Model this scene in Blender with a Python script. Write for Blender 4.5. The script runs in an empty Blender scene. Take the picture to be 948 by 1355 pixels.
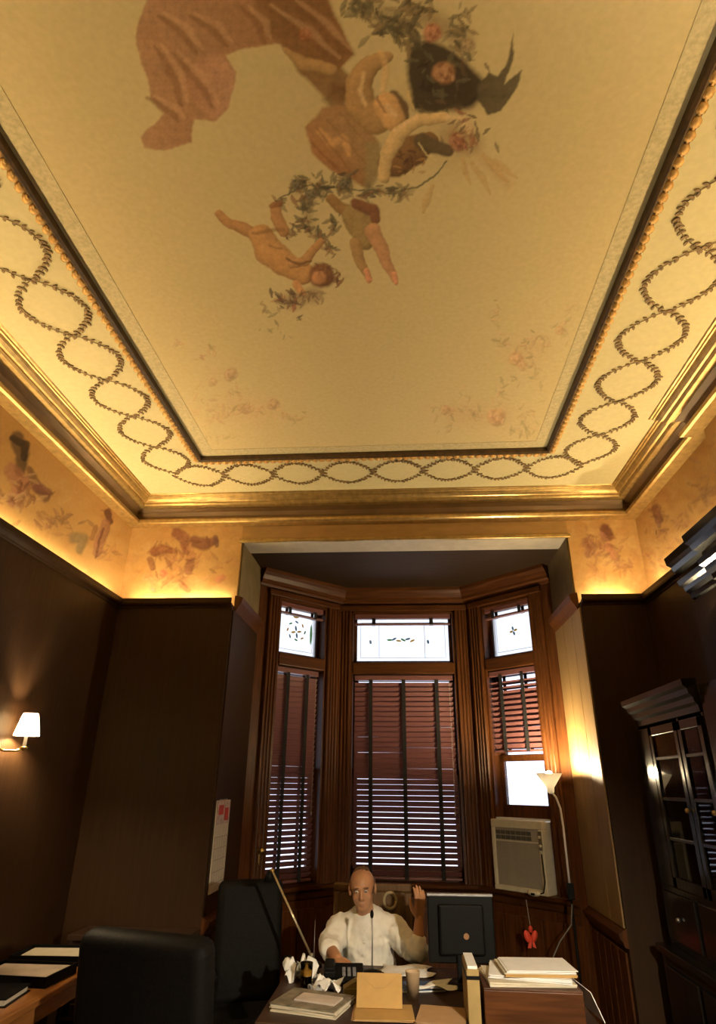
import bpy, bmesh, math, random
import numpy as np
from mathutils import Vector, Matrix
random.seed(7)
scn = bpy.context.scene
COL = scn.collection
PI = math.pi

# ------------------------------------------------------------------ camera
F_PX, IMG_W, IMG_H = 814.122, 948.0, 1355.0
EYE = (0.0, 0.0, 1.65)
CR = np.array([[0.99736, -0.01893, -0.07016], [0.07180, 0.40568, 0.91119], [0.01121, -0.91382, 0.40597]])
cam_d = bpy.data.cameras.new('camera')
cam = bpy.data.objects.new('camera', cam_d)
COL.objects.link(cam)
cam_d.sensor_fit = 'HORIZONTAL'
cam_d.sensor_width = 36.0
cam_d.lens = F_PX * 36.0 / IMG_W
cam_d.clip_start = 0.05
cam.matrix_world = Matrix(((CR[0, 0], -CR[0, 1], -CR[0, 2], EYE[0]), (CR[1, 0], -CR[1, 1], -CR[1, 2], EYE[1]),
                           (CR[2, 0], -CR[2, 1], -CR[2, 2], EYE[2]), (0, 0, 0, 1)))
scn.camera = cam

# ------------------------------------------------------------------ daylight outside + view
world = bpy.data.worlds.new('overcast_daylight')
scn.world = world
world.use_nodes = True
bg = world.node_tree.nodes['Background']
bg.inputs['Color'].default_value = (0.80, 0.84, 1.0, 1)
bg.inputs['Strength'].default_value = 2.2
scn.view_settings.view_transform = 'Standard'
scn.view_settings.look = 'None'
scn.view_settings.gamma = 1.0
scn.view_settings.use_curve_mapping = False
scn.view_settings.exposure = 0.0
scn.cycles.use_denoising = True
scn.cycles.max_bounces = 8
scn.cycles.sample_clamp_indirect = 6.0

COVE_STRENGTH = 120.0
COVE_COLOR = (1.0, 0.74, 0.37)


# ------------------------------------------------------------------ materials
def lin(c):
    c = np.asarray(c, float) / 255.0
    return np.where(c <= 0.04045, c / 12.92, ((c + 0.055) / 1.055) ** 2.4)


MATS = {}


def mat(name, color=(0.5, 0.5, 0.5), rough=0.5, metal=0.0, vary=0.12, scale=12.0, stretch=(1, 1, 1), bump=0.0,
        color2=None, emit=None, estr=0.0, spec=0.5, coat=0.0):
    """principled material whose colour wanders by a noise in object space"""
    if name in MATS:
        return MATS[name]
    m = bpy.data.materials.new(name)
    m.use_nodes = True
    nt = m.node_tree
    p = nt.nodes['Principled BSDF']
    p.inputs['Roughness'].default_value = rough
    p.inputs['Metallic'].default_value = metal
    p.inputs['Specular IOR Level'].default_value = spec
    p.inputs['Coat Weight'].default_value = coat
    tc = nt.nodes.new('ShaderNodeTexCoord')
    mp = nt.nodes.new('ShaderNodeMapping')
    mp.inputs['Scale'].default_value = stretch
    nz = nt.nodes.new('ShaderNodeTexNoise')
    nz.inputs['Scale'].default_value = scale
    nz.inputs['Detail'].default_value = 5
    rp = nt.nodes.new('ShaderNodeValToRGB')
    c1 = color2 if color2 else tuple(max(0, v * (1 - vary)) for v in color)
    c2 = color if color2 else tuple(min(1, v * (1 + vary)) for v in color)
    rp.color_ramp.elements[0].position = 0.32
    rp.color_ramp.elements[1].position = 0.68
    rp.color_ramp.elements[0].color = (*c1, 1)
    rp.color_ramp.elements[1].color = (*c2, 1)
    L = nt.links.new
    L(tc.outputs['Object'], mp.inputs['Vector'])
    L(mp.outputs['Vector'], nz.inputs['Vector'])
    L(nz.outputs['Fac'], rp.inputs['Fac'])
    L(rp.outputs['Color'], p.inputs['Base Color'])
    if bump:
        b = nt.nodes.new('ShaderNodeBump')
        b.inputs['Strength'].default_value = bump
        b.inputs['Distance'].default_value = 0.01
        L(nz.outputs['Fac'], b.inputs['Height'])
        L(b.outputs['Normal'], p.inputs['Normal'])
    if emit:
        p.inputs['Emission Color'].default_value = (*emit, 1)
        p.inputs['Emission Strength'].default_value = estr
    MATS[name] = m
    return m


def wood(name, dark, light, rough=0.35, grain=(18, 18, 1.2), coat=0.25, spec=0.5):
    return mat(name, light, rough, color2=dark, scale=3.0, stretch=grain, bump=0.05, coat=coat, spec=spec)


def painted(name, rough=0.75):
    m = bpy.data.materials.new(name)
    m.use_nodes = True
    nt = m.node_tree
    p = nt.nodes['Principled BSDF']
    p.inputs['Roughness'].default_value = rough
    p.inputs['Specular IOR Level'].default_value = 0.25
    at = nt.nodes.new('ShaderNodeAttribute')
    at.attribute_name = 'paint'
    tc = nt.nodes.new('ShaderNodeTexCoord')
    nz = nt.nodes.new('ShaderNodeTexNoise')
    nz.inputs['Scale'].default_value = 45
    nz.inputs['Detail'].default_value = 6
    mr = nt.nodes.new('ShaderNodeMapRange')
    mr.inputs['To Min'].default_value = 0.86
    mr.inputs['To Max'].default_value = 1.12
    mx = nt.nodes.new('ShaderNodeMix')
    mx.data_type = 'RGBA'
    mx.blend_type = 'MULTIPLY'
    mx.inputs['Factor'].default_value = 1.0
    L = nt.links.new
    L(tc.outputs['Object'], nz.inputs['Vector'])
    L(nz.outputs['Fac'], mr.inputs['Value'])
    L(at.outputs['Color'], mx.inputs[6])
    L(mr.outputs['Result'], mx.inputs[7])
    L(mx.outputs[2], p.inputs['Base Color'])
    return m


def glass(name, tint=(1, 1, 1), translucent=0.0, gloss=0.06):
    if name in MATS:
        return MATS[name]
    m = bpy.data.materials.new(name)
    m.use_nodes = True
    nt = m.node_tree
    nt.nodes.remove(nt.nodes['Principled BSDF'])
    out = nt.nodes['Material Output']
    tr = nt.nodes.new('ShaderNodeBsdfTransparent')
    tr.inputs['Color'].default_value = (*tint, 1)
    gl = nt.nodes.new('ShaderNodeBsdfGlossy')
    gl.inputs['Roughness'].default_value = 0.03
    fr = nt.nodes.new('ShaderNodeFresnel')
    fr.inputs['IOR'].default_value = 1.45 if gloss else 1.0001
    mx = nt.nodes.new('ShaderNodeMixShader')
    L = nt.links.new
    src = tr.outputs[0]
    if translucent:
        tl = nt.nodes.new('ShaderNodeBsdfTranslucent')
        tl.inputs['Color'].default_value = (*tint, 1)
        m2 = nt.nodes.new('ShaderNodeMixShader')
        m2.inputs['Fac'].default_value = translucent
        L(tr.outputs[0], m2.inputs[1])
        L(tl.outputs[0], m2.inputs[2])
        src = m2.outputs[0]
    L(fr.outputs[0], mx.inputs['Fac'])
    L(src, mx.inputs[1])
    L(gl.outputs[0], mx.inputs[2])
    L(mx.outputs[0], out.inputs['Surface'])
    MATS[name] = m
    return m


def lampshade(name, color, trans=0.6):
    m = bpy.data.materials.new(name)
    m.use_nodes = True
    nt = m.node_tree
    nt.nodes.remove(nt.nodes['Principled BSDF'])
    out = nt.nodes['Material Output']
    df = nt.nodes.new('ShaderNodeBsdfDiffuse')
    tl = nt.nodes.new('ShaderNodeBsdfTranslucent')
    mx = nt.nodes.new('ShaderNodeMixShader')
    mx.inputs['Fac'].default_value = trans
    df.inputs['Color'].default_value = (*color, 1)
    tl.inputs['Color'].default_value = (*color, 1)
    L = nt.links.new
    L(df.outputs[0], mx.inputs[1])
    L(tl.outputs[0], mx.inputs[2])
    L(mx.outputs[0], out.inputs['Surface'])
    return m


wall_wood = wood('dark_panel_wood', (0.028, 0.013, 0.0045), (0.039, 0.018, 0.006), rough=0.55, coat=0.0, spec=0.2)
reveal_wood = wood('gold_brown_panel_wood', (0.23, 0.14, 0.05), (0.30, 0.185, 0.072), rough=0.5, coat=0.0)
trim_wood = wood('mahogany_trim_wood', (0.050, 0.016, 0.004), (0.105, 0.036, 0.009), rough=0.40, coat=0.0, spec=0.22)
trim_wood_h = wood('mahogany_trim_wood_level', (0.050, 0.016, 0.004), (0.105, 0.036, 0.009), rough=0.40, grain=(1.2, 18, 18), coat=0.0, spec=0.22)
bay_wood = wood('bay_ceiling_wood', (0.022, 0.011, 0.004), (0.036, 0.018, 0.007), rough=0.65, grain=(1.2, 18, 18), coat=0.0, spec=0.2)
floor_wood = wood('floor_board_wood', (0.045, 0.022, 0.010), (0.09, 0.045, 0.02), grain=(16, 1.5, 1))
black_wood = wood('ebonised_wood', (0.006, 0.005, 0.004), (0.013, 0.011, 0.009), rough=0.16, coat=0.0)
desk_wood = wood('desk_walnut', (0.035, 0.016, 0.007), (0.040, 0.018, 0.007), rough=0.5, grain=(1.5, 16, 16), coat=0.0)
table_wood = wood('orange_table_wood', (0.22, 0.085, 0.022), (0.38, 0.16, 0.045), rough=0.3, grain=(16, 1.5, 16))
slat_wood = mat('blind_slat_wood', (0.18, 0.074, 0.070), 0.42, vary=0.2, scale=4, stretch=(1, 30, 30))
tape_mat = mat('blind_tape_cloth', (0.012, 0.010, 0.010), 0.9, scale=200)
cord_mat = mat('cord_cotton', (0.30, 0.28, 0.26), 0.9, scale=200)
plaster = mat('cream_plaster', (0.57, 0.51, 0.29), 0.8, vary=0.05, scale=30, bump=0.02)
band_mat = mat('inner_band_plaster', (0.50, 0.43, 0.25), 0.8, vary=0.16, scale=20, stretch=(3, 3, 3), bump=0.03)
soffit_mat = mat('grey_plaster', (0.42, 0.37, 0.30), 0.75, vary=0.1, scale=10)
ochre = mat('ochre_plaster', (0.36, 0.22, 0.075), 0.7, vary=0.12, scale=8, stretch=(1, 1, 3))
olive = mat('olive_plaster', (0.16, 0.12, 0.05), 0.7, vary=0.15, scale=8)
gilt = mat('aged_gilt', (0.44, 0.30, 0.115), 0.30, metal=0.65, vary=0.2, scale=25)
gilt_bead_m = mat('gilt_bead_leaf', (0.58, 0.35, 0.11), 0.4, metal=0.3, vary=0.3, scale=60)
bronze_shade = mat('shade_bronze_paint', (0.075, 0.045, 0.018), 0.5, metal=0.2, vary=0.3, scale=30)  # dark tone puts the shade around the gilt beads into the moulding
leaf_m = mat('garland_leaf_paint', (0.19, 0.125, 0.055), 0.7, vary=0.35, scale=60)
black_plastic = mat('black_plastic', (0.005, 0.005, 0.005), 0.5, scale=80, spec=0.1)
black_gloss = mat('black_gloss_plastic', (0.012, 0.012, 0.013), 0.16, scale=80)
grey_plastic = mat('grey_plastic', (0.20, 0.20, 0.21), 0.35, scale=80)
leather = mat('black_leather', (0.006, 0.0055, 0.005), 0.6, vary=0.3, scale=90, bump=0.15, spec=0.1)
white_paper = mat('white_paper', (0.86, 0.86, 0.86), 0.8, vary=0.03, scale=20)
cream_paper = mat('cream_paper', (0.62, 0.56, 0.44), 0.8, vary=0.05, scale=20)
kraft = mat('kraft_envelope_paper', (0.46, 0.28, 0.09), 0.75, vary=0.06, scale=20)
tan_paper = mat('tan_folder_card', (0.42, 0.26, 0.13), 0.75, vary=0.06, scale=20)
brass = mat('brass', (0.62, 0.44, 0.16), 0.28, metal=1.0, vary=0.1, scale=40)
steel = mat('grey_steel', (0.45, 0.44, 0.42), 0.3, metal=0.9, vary=0.05, scale=40)
white_enamel = mat('white_enamel', (0.78, 0.77, 0.74), 0.35, vary=0.03, scale=40)
ac_beige = mat('aged_beige_plastic', (0.62, 0.57, 0.42), 0.5, vary=0.06, scale=20)
ac_grille = mat('grille_taupe_plastic', (0.36, 0.32, 0.25), 0.6, vary=0.06, scale=20)
lead_m = mat('lead_came', (0.03, 0.03, 0.03), 0.5, metal=0.5, scale=80)
clear_glass = glass('clear_window_glass', (0.97, 0.98, 1.0))
case_glass = glass('bookcase_glass', (0.85, 0.88, 0.85))
white_glass = glass('opal_white_glass', (0.97, 0.98, 0.96), translucent=0.35)
green_glass = glass('green_art_glass', (0.25, 0.42, 0.22), translucent=0.3)
amber_glass = glass('amber_art_glass', (0.62, 0.45, 0.16), translucent=0.3)
blue_glass = glass('blue_grey_art_glass', (0.25, 0.32, 0.36), translucent=0.3)


# ------------------------------------------------------------------ mesh builder
class MB:
    def __init__(s):
        s.v = []
        s.f = []

    def add(s, vs, fs):
        n = len(s.v)
        s.v += [tuple(p) for p in vs]
        s.f += [tuple(i + n for i in q) for q in fs]
        return s

    def box(s, x0, x1, y0, y1, z0, z1, M=None):
        vs = [Vector((x, y, z)) for x in (x0, x1) for y in (y0, y1) for z in (z0, z1)]
        if M is not None:
            vs = [M @ p for p in vs]
        return s.add(vs, [(0, 1, 3, 2), (4, 6, 7, 5), (0, 4, 5, 1), (2, 3, 7, 6), (0, 2, 6, 4), (1, 5, 7, 3)])

    def cyl(s, a, b, ra, rb=None, n=12, cap=True):
        rb = ra if rb is None else rb
        a = Vector(a)
        b = Vector(b)
        d = (b - a).normalized()
        u = d.orthogonal().normalized()
        w = d.cross(u)
        vs = []
        for c, r in ((a, ra), (b, rb)):
            for k in range(n):
                t = 2 * PI * k / n
                vs.append(c + u * (r * math.cos(t)) + w * (r * math.sin(t)))
        fs = [(k, (k + 1) % n, n + (k + 1) % n, n + k) for k in range(n)]
        if cap:
            fs += [tuple(range(n - 1, -1, -1)), tuple(range(n, 2 * n))]
        return s.add(vs, fs)

    def tube(s, pts, r, n=8):
        pts = [Vector(p) for p in pts]
        rs = r if isinstance(r, (list, tuple)) else [r] * len(pts)
        u = None
        vs = []
        for i, p in enumerate(pts):
            d = (pts[min(i + 1, len(pts) - 1)] - pts[max(i - 1, 0)]).normalized()
            if u is None:
                u = d.orthogonal().normalized()
            u = (u - d * u.dot(d)).normalized()
            w = d.cross(u)
            for k in range(n):
                t = 2 * PI * k / n
                vs.append(p + (u * math.cos(t) + w * math.sin(t)) * rs[i])
        fs = []
        for i in range(len(pts) - 1):
            for k in range(n):
                fs.append((i * n + k, i * n + (k + 1) % n, (i + 1) * n + (k + 1) % n, (i + 1) * n + k))
        fs += [tuple(range(n - 1, -1, -1)), tuple(range((len(pts) - 1) * n, len(pts) * n))]
        return s.add(vs, fs)

    def lathe(s, prof, c=(0, 0, 0), n=24, M=None):
        vs = []
        for r, z in prof:
            for k in range(n):
                t = 2 * PI * k / n
                p = Vector((r * math.cos(t), r * math.sin(t), z))
                if M is not None:
                    p = M @ p
                vs.append(p + Vector(c))
        fs = []
        for i in range(len(prof) - 1):
            for k in range(n):
                fs.append((i * n + k, i * n + (k + 1) % n, (i + 1) * n + (k + 1) % n, (i + 1) * n + k))
        return s.add(vs, fs)

    def ball(s, c, r, n=12, m=8, M=None):
        rx, ry, rz = r if isinstance(r, (list, tuple)) else (r, r, r)
        vs = []
        for i in range(m + 1):
            a = PI * i / m
            for k in range(n):
                t = 2 * PI * k / n
                p = Vector((rx * math.sin(a) * math.cos(t), ry * math.sin(a) * math.sin(t), rz * math.cos(a)))
                if M is not None:
                    p = M @ p
                vs.append(p + Vector(c))
        fs = []
        for i in range(m):
            for k in range(n):
                fs.append((i * n + k, (i + 1) * n + k, (i + 1) * n + (k + 1) % n, i * n + (k + 1) % n))
        return s.add(vs, fs)

    def prism(s, poly, z0, z1, M=None):
        n = len(poly)
        vs = [Vector((x, y, z0)) for x, y in poly] + [Vector((x, y, z1)) for x, y in poly]
        if M is not None:
            vs = [M @ p for p in vs]
        return s.add(vs, [tuple(range(n - 1, -1, -1)), tuple(range(n, 2 * n))] +
                     [(k, (k + 1) % n, n + (k + 1) % n, n + k) for k in range(n)])

    def sweep(s, path, prof, closed=False):
        """profile (offset to the left of the path, z) carried along a 2-D path with mitred corners"""
        n = len(path)
        P = [Vector(p) for p in path]
        m = len(prof)
        vs = []
        for i in range(n):
            def nrm(a, b):
                d = (P[b] - P[a]).normalized()
                return Vector((-d.y, d.x))
            if closed:
                n1, n2 = nrm((i - 1) % n, i), nrm(i, (i + 1) % n)
            else:
                n1 = nrm(i - 1, i) if i > 0 else nrm(0, 1)
                n2 = nrm(i, i + 1) if i < n - 1 else n1
            b = (n1 + n2)
            b = b / max(0.2, b.dot(n1)) if b.length > 1e-6 else n1
            for o, z in prof:
                q = P[i] + b * o
                vs.append((q.x, q.y, z))
        fs = []
        for i in range(n if closed else n - 1):
            j = (i + 1) % n
            for k in range(m):
                k2 = (k + 1) % m
                fs.append((i * m + k, j * m + k, j * m + k2, i * m + k2))
        if not closed:
            fs += [tuple(range(m)), tuple(range((n - 1) * m + m - 1, (n - 1) * m - 1, -1))]
        return s.add(vs, fs)

    def mesh(s, name, smooth=False):
        me = bpy.data.meshes.new(name)
        me.from_pydata(s.v, [], s.f)
        b = bmesh.new()
        b.from_mesh(me)
        bmesh.ops.recalc_face_normals(b, faces=b.faces)
        b.to_mesh(me)
        b.free()
        if smooth:
            me.polygons.foreach_set('use_smooth', [True] * len(me.polygons))
        return me

    def build(s, name, material, parent=None, smooth=False, bevel=0.0, world=False, loc=None, rot=None):
        if world and parent is not None:
            inv = MW(parent).inverted()
            s.v = [tuple(inv @ Vector(p)) for p in s.v]
        o = link(name, s.mesh(name, smooth), material, parent)
        if loc is not None:
            o.location = loc
        if rot is not None:
            o.rotation_euler = rot
        if bevel:
            md = o.modifiers.new('soft_edges', 'BEVEL')
            md.width = bevel
            md.segments = 5 if bevel >= 0.03 else 2
            if bevel >= 0.03:
                o.data.polygons.foreach_set('use_smooth', [True] * len(o.data.polygons))
            md.limit_method = 'ANGLE'
            md.angle_limit = 0.7
        return o


def MW(o):
    m = o.matrix_basis.copy()
    while o.parent is not None:
        o = o.parent
        m = o.matrix_basis @ m
    return m


def link(name, me, material, parent=None):
    o = bpy.data.objects.new(name, me)
    if material is not None and not me.materials:
        me.materials.append(material)
    COL.objects.link(o)
    o.parent = parent
    return o


def tag(o, label, cat, group=None):
    o['label'] = label
    o['category'] = cat
    if group:
        o['group'] = group
    return o


def thing(name, label, cat, loc=(0, 0, 0), rz=0.0, group=None):
    o = bpy.data.objects.new(name, None)
    o.empty_display_size = 0.1
    COL.objects.link(o)
    o.location = loc
    o.rotation_euler = (0, 0, rz)
    return tag(o, label, cat, group)


def struct(o, label=None):
    o['kind'] = 'structure'
    if label:
        o['label'] = label
    return o


def sempty(name, loc=(0, 0, 0), rz=0.0, label=None):
    o = bpy.data.objects.new(name, None)
    COL.objects.link(o)
    o.location = loc
    o.rotation_euler = (0, 0, rz)
    return struct(o, label)


def bx(*a):
    return MB().box(*a)


def copy_to(src, parent, loc=None, rot=None):
    c = src.copy()
    COL.objects.link(c)
    c.parent = parent
    if loc is not None:
        c.location = loc
    if rot is not None:
        c.rotation_euler = rot
    return c


# ------------------------------------------------------------------ room shell
XL, XR, YB, YR = -2.19, 1.765, 4.49, -2.2          # lower walls
FL, FR, FB, FRR = -2.245, 1.84, 4.595, -2.3        # frieze planes (a little set back above the ledge)
ZC = 3.80                                          # ceiling
OX = 1.30                                          # half width of the bay opening
ZL = 3.46                                          # bay lintel

fl = struct(bx(-2.6, 2.2, -2.6, 6.6, -0.1, 0.0).build('floor', floor_wood), 'dark wooden floor of the office')
for k in range(32):
    bx(-0.073, 0.073, 0, 8.6, 0, 0.012).build('floor_board', floor_wood, fl, loc=(-2.2 + 0.15 * k + 0.075, -2.3, 0.0), bevel=0.002) if k == 0 else \
        copy_to(fl.children[0], fl, loc=(-2.2 + 0.15 * k + 0.075, -2.3, 0.0))
ceil = struct(bx(-2.6, 2.2, -2.6, 4.8, ZC, ZC + 0.12).build('ceiling', plaster), 'cream plaster ceiling with garland border')

wl = struct(bx(-2.40, XL, -2.4, 5.5, 0, 2.90).build('wall_left', wall_wood), 'dark wood panelled wall with a lit painted frieze')
struct(bx(-2.40, FL, -2.4, 4.8, 2.90, ZC).build('wall_left_frieze', ochre), 'ochre plaster band above the sconce wall')
wr = struct(bx(XR, 2.0, -2.4, 5.5, 0, 2.90).build('wall_right', wall_wood), 'dark wood panelled wall behind the bookcase')
struct(bx(FR, 2.0, -2.4, 4.8, 2.90, ZC).build('wall_right_frieze', ochre), 'ochre plaster band above the bookcase wall')
bx(1.70, XR, 1.2, 3.64, 0, 2.90).build('chimney_breast', wall_wood, wr)
struct(bx(1.79, FR, 1.2, 3.25, 2.90, ZC).build('wall_breast_frieze', ochre), 'ochre plaster band over the chimney breast')
bx(1.655, 1.70, 1.2, 3.24, 0, 2.90).build('pilaster', wall_wood, wr)
wrr = struct(bx(-2.4, 2.0, -2.45, YR, 0, 2.90).build('wall_rear', wall_wood), 'dark wood panelled wall behind the viewer')
struct(bx(-2.4, 2.0, -2.45, FRR, 2.90, ZC).build('wall_rear_frieze', ochre), 'ochre plaster band of the rear wall')
wb = struct(bx(-2.40, -OX, YB, 5.30, 0, 2.90).build('wall_back_left', wall_wood), 'dark wood pier left of the bay window')
wbf = struct(bx(-2.40, -OX, FB, 5.30, 2.90, ZC).build('wall_back_left_frieze', ochre), 'ochre plaster band over the wider pier')
bx(-OX, -OX + 0.012, FB + 0.02, 5.30, 2.96, ZL).build('upper_reveal', olive, wbf)
bx(-OX, -OX + 0.012, YB + 0.02, 5.31, 0.88, 2.86).build('reveal_panel', wall_wood, wb)
wb2 = struct(bx(OX, 2.0, YB, 5.30, 0, 2.90).build('wall_back_right', wall_wood), 'dark wood pier right of the bay window with lamplit reveal')
wbf2 = struct(bx(OX, 2.0, FB, 5.30, 2.90, ZC).build('wall_back_right_frieze', ochre), 'ochre plaster band over the narrow pier')
bx(OX - 0.012, OX, FB + 0.02, 5.30, 2.96, ZL).build('upper_reveal', olive, wbf2)
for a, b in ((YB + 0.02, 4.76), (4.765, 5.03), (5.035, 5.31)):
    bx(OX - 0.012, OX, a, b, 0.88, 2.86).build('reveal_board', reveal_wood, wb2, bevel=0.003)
hd = struct(bx(-OX, OX, FB, 4.86, ZL, ZC).build('wall_lintel', ochre), 'ochre plaster lintel over the bay opening')
bx(-OX, OX, FB + 0.012, 4.86, ZL - 0.012, ZL).build('soffit_plaster', soffit_mat, hd)
bx(-OX - 0.02, OX + 0.02, FB - 0.018, FB + 0.012, ZL - 0.018, ZL + 0.012).build('lintel_bead', gilt, hd, bevel=0.006)
struct(bx(-1.6, 1.6, 4.86, 6.5, 3.45, 3.6).build('ceiling_bay', bay_wood), 'dark wooden ceiling of the bay')
# capping mouldings and chair rails on the reveals
for sgn, par in ((-1, wb), (1, wb2)):
    a, b = (OX * sgn, YB + 0.06), (OX * sgn, 5.30)
    pth = [a, b] if sgn > 0 else [b, a]
    MB().sweep(pth, [(0, 2.85), (0.015, 2.86), (0.03, 2.89), (0.055, 2.93), (0.065, 2.97), (0.02, 2.985), (0, 2.985)]).build('reveal_cap_moulding', trim_wood, par)
    a = (OX * sgn, YB + 0.0)
    pth = [a, b] if sgn > 0 else [b, a]
    MB().sweep(pth, [(0, 0.78), (0.02, 0.785), (0.03, 0.81), (0.045, 0.83), (0.05, 0.85), (0.03, 0.865), (0, 0.88)]).build('reveal_chair_rail', trim_wood, par)
    for q in range(5):
        y0 = YB + 0.05 + q * 0.15
        xa = OX - 0.014 if sgn > 0 else -OX
        bx(xa, xa + 0.014, y0, y0 + 0.13, 0.12, 0.75).build('wainscot_board', trim_wood, par, bevel=0.004)

# cornice, ledge, gilt frame on the ceiling
corn_path = [(FL, FRR), (FR, FRR), (FR, 1.2), (1.79, 1.2), (1.79, 3.25), (FR, 3.25), (FR, FB), (FL, FB)]
corn = struct(MB().sweep(corn_path, [(0, 3.585), (0.085, 3.588), (0.10, 3.595), (0.104, 3.612), (0.098, 3.624), (0.060, 3.628), (0.055, 3.66),
                             (0.068, 3.69), (0.105, 3.715), (0.142, 3.722), (0.150, 3.735), (0.150, 3.745), (0.162, 3.75), (0.176, 3.765),
                             (0.184, 3.78), (0.192, 3.782), (0.196, 3.79), (0.206, 3.792), (0.212, 3.80), (0, 3.80)], True).build('trim_1', gilt), 'gilded cornice around the ceiling')
MB().sweep(corn_path, [(0.050, 3.630), (0.064, 3.630), (0.059, 3.66), (0.072, 3.689), (0.106, 3.712), (0.050, 3.712)], True).build('cornice_cove_shade', mat('cove_shade_paint', (0.17, 0.105, 0.045), 0.45, metal=0.3, vary=0.15, scale=6), corn, smooth=False)  # dark strip: shadow of the cornice recess put into its colour
led_prof = [(0, 2.872), (0.008, 2.874), (0.012, 2.885), (0.026, 2.892), (0.036, 2.898), (0.040, 2.91), (0.040, 2.944), (0.030, 2.944), (0.028, 2.915), (0, 2.905)]
led_path = [(-OX, YB), (XL, YB), (XL, YR), (XR, YR), (XR, 1.2), (1.70, 1.2), (1.70, 3.65), (XR, 3.65), (XR, YB), (OX, YB)]
# the path runs with the room on its left
struct(MB().sweep(led_path, led_prof).build('trim_2', wall_wood), 'dark wooden cove ledge under the frieze')
for y1, x0, dz in ((3.62, 1.70, 0.0), (3.24, 1.655, 0.0)):
    t = MB().sweep([(x0, 1.25), (x0, y1), (x0 + 0.08, y1)], [(0, 2.66 + dz), (0.012, 2.67), (0.014, 2.70), (0.03, 2.72), (0.034, 2.745), (0.05, 2.76), (0.055, 2.79),
                   (0.03, 2.80), (0.03, 2.83), (0.06, 2.85), (0.068, 2.88), (0.085, 2.90), (0.09, 2.945), (0, 2.945)])
    o = struct(t.build('trim_3', black_wood), 'black stepped mantel moulding against the chimney breast')

# gilt rope frame
RX0, RX1, RY1, RY0 = -1.437, 1.021, 3.80, -1.6
rp_path = [(RX0, RY0), (RX1, RY0), (RX1, RY1), (RX0, RY1)]
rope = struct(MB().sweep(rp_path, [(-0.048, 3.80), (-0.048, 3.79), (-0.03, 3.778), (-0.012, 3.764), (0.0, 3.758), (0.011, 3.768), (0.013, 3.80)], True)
              .build('trim_4', bronze_shade), 'gilt bead and leaf moulding framing the ceiling painting')
bm_ = MB()
bm_.ball((0, 0, 0), (0.024, 0.026, 0.017), n=8, m=5)
bm_.ball((0.0, 0.014, -0.006), (0.008, 0.016, 0.010), n=6, m=4)
bead_me = bm_.mesh('gilt_leaf_bead', True)
bead_me.materials.append(gilt_bead_m)
nb = 0


def bead(x, y, rz):
    global nb
    o = link('gilt_leaf_bead', bead_me, None, rope)
    o.location = (x, y, 3.768)
    o.rotation_euler = (0, 0.5, rz)


for k in range(int((RX1 - RX0) / 0.05)):
    bead(RX0 + 0.03 + k * 0.05, RY1 + 0.022, PI / 2 + 0.25)
for k in range(56):
    bead(RX0 - 0.022, RY1 - 0.02 - k * 0.05, PI + 0.25)
    bead(RX1 + 0.022, RY1 - 0.02 - k * 0.05, -0.25)
# pale band inside the frame
for x0, x1, y0, y1 in ((RX0 + 0.03, RX0 + 0.115, RY0, RY1 - 0.03), (RX1 - 0.10, RX1 - 0.03, RY0, RY1 - 0.03), (RX0 + 0.115, RX1 - 0.10, RY1 - 0.11, RY1 - 0.03)):
    bx(x0, x1, y0, y1, ZC - 0.006, ZC).build('inner_band', band_mat, ceil)

# interlaced leaf garlands: one wreath per oval
def leaf_pts(c, ang, L, W, z):
    ca, sa = math.cos(ang), math.sin(ang)
    out = []
    for a, b in ((0, 0), (0.35, 0.5), (0.75, 0.38), (1, 0), (0.75, -0.38), (0.35, -0.5)):
        x, y = a * L, b * W
        out.append((c[0] + x * ca - y * sa, c[1] + x * sa + y * ca, z))
    return out


def wreath(seed, half, amp):
    rnd = random.Random(seed)
    m = MB()
    for s in (-1, 1):
        prev = None
        for k in range(17):
            t = -1 + 2 * k / 16
            x = t * half
            y = s * amp * max(0.0, math.cos(t * PI / 2)) ** 0.85
            if prev is not None:
                m.cyl((prev[0], prev[1], -0.004), (x, y, -0.004), 0.0022, n=5)
            prev = (x, y)
            dx, dy = half * 1.0, -s * amp * PI / 2 * math.sin(t * PI / 2)
            a0 = math.atan2(dy, dx)
            for q in (0.75, -0.75):
                c = (x, y)
                pts = leaf_pts(c, a0 + q + rnd.uniform(-0.35, 0.35), rnd.uniform(0.020, 0.032), 0.013, -0.005 - rnd.uniform(0, 0.004))
                n = len(m.v)
                top = [(p[0], p[1], -0.001) for p in pts]
                m.add(pts + top, [(0, 1, 2, 3, 4, 5)] + [(i, (i + 1) % 6, 6 + (i + 1) % 6, 6 + i) for i in range(6)])
    return m


wm = [wreath(s, 0.198, 0.165).mesh('wreath') for s in range(4)]
for w_ in wm:
    w_.materials.append(leaf_m)


def put_wreath(x, y, rz, k):
    o = link('wreath', wm[k % 4], None, ceil)
    o.location = (x, y, ZC - 0.001)
    o.rotation_euler = (0, 0, rz)


for k in range(8):
    put_wreath(-1.705, 3.83 - 0.39 * k, PI / 2, k)
    put_wreath(1.318, 3.83 - 0.39 * k, PI / 2, k + 1)
for k in range(8):
    put_wreath(-1.53 + 0.3775 * k, 4.085, 0, k + 2)

# cove lamps lying in the trough behind the ledge
cove_m = mat('warm_cove_tube', (0.9, 0.8, 0.6), 0.5, emit=COVE_COLOR, estr=COVE_STRENGTH)


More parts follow.
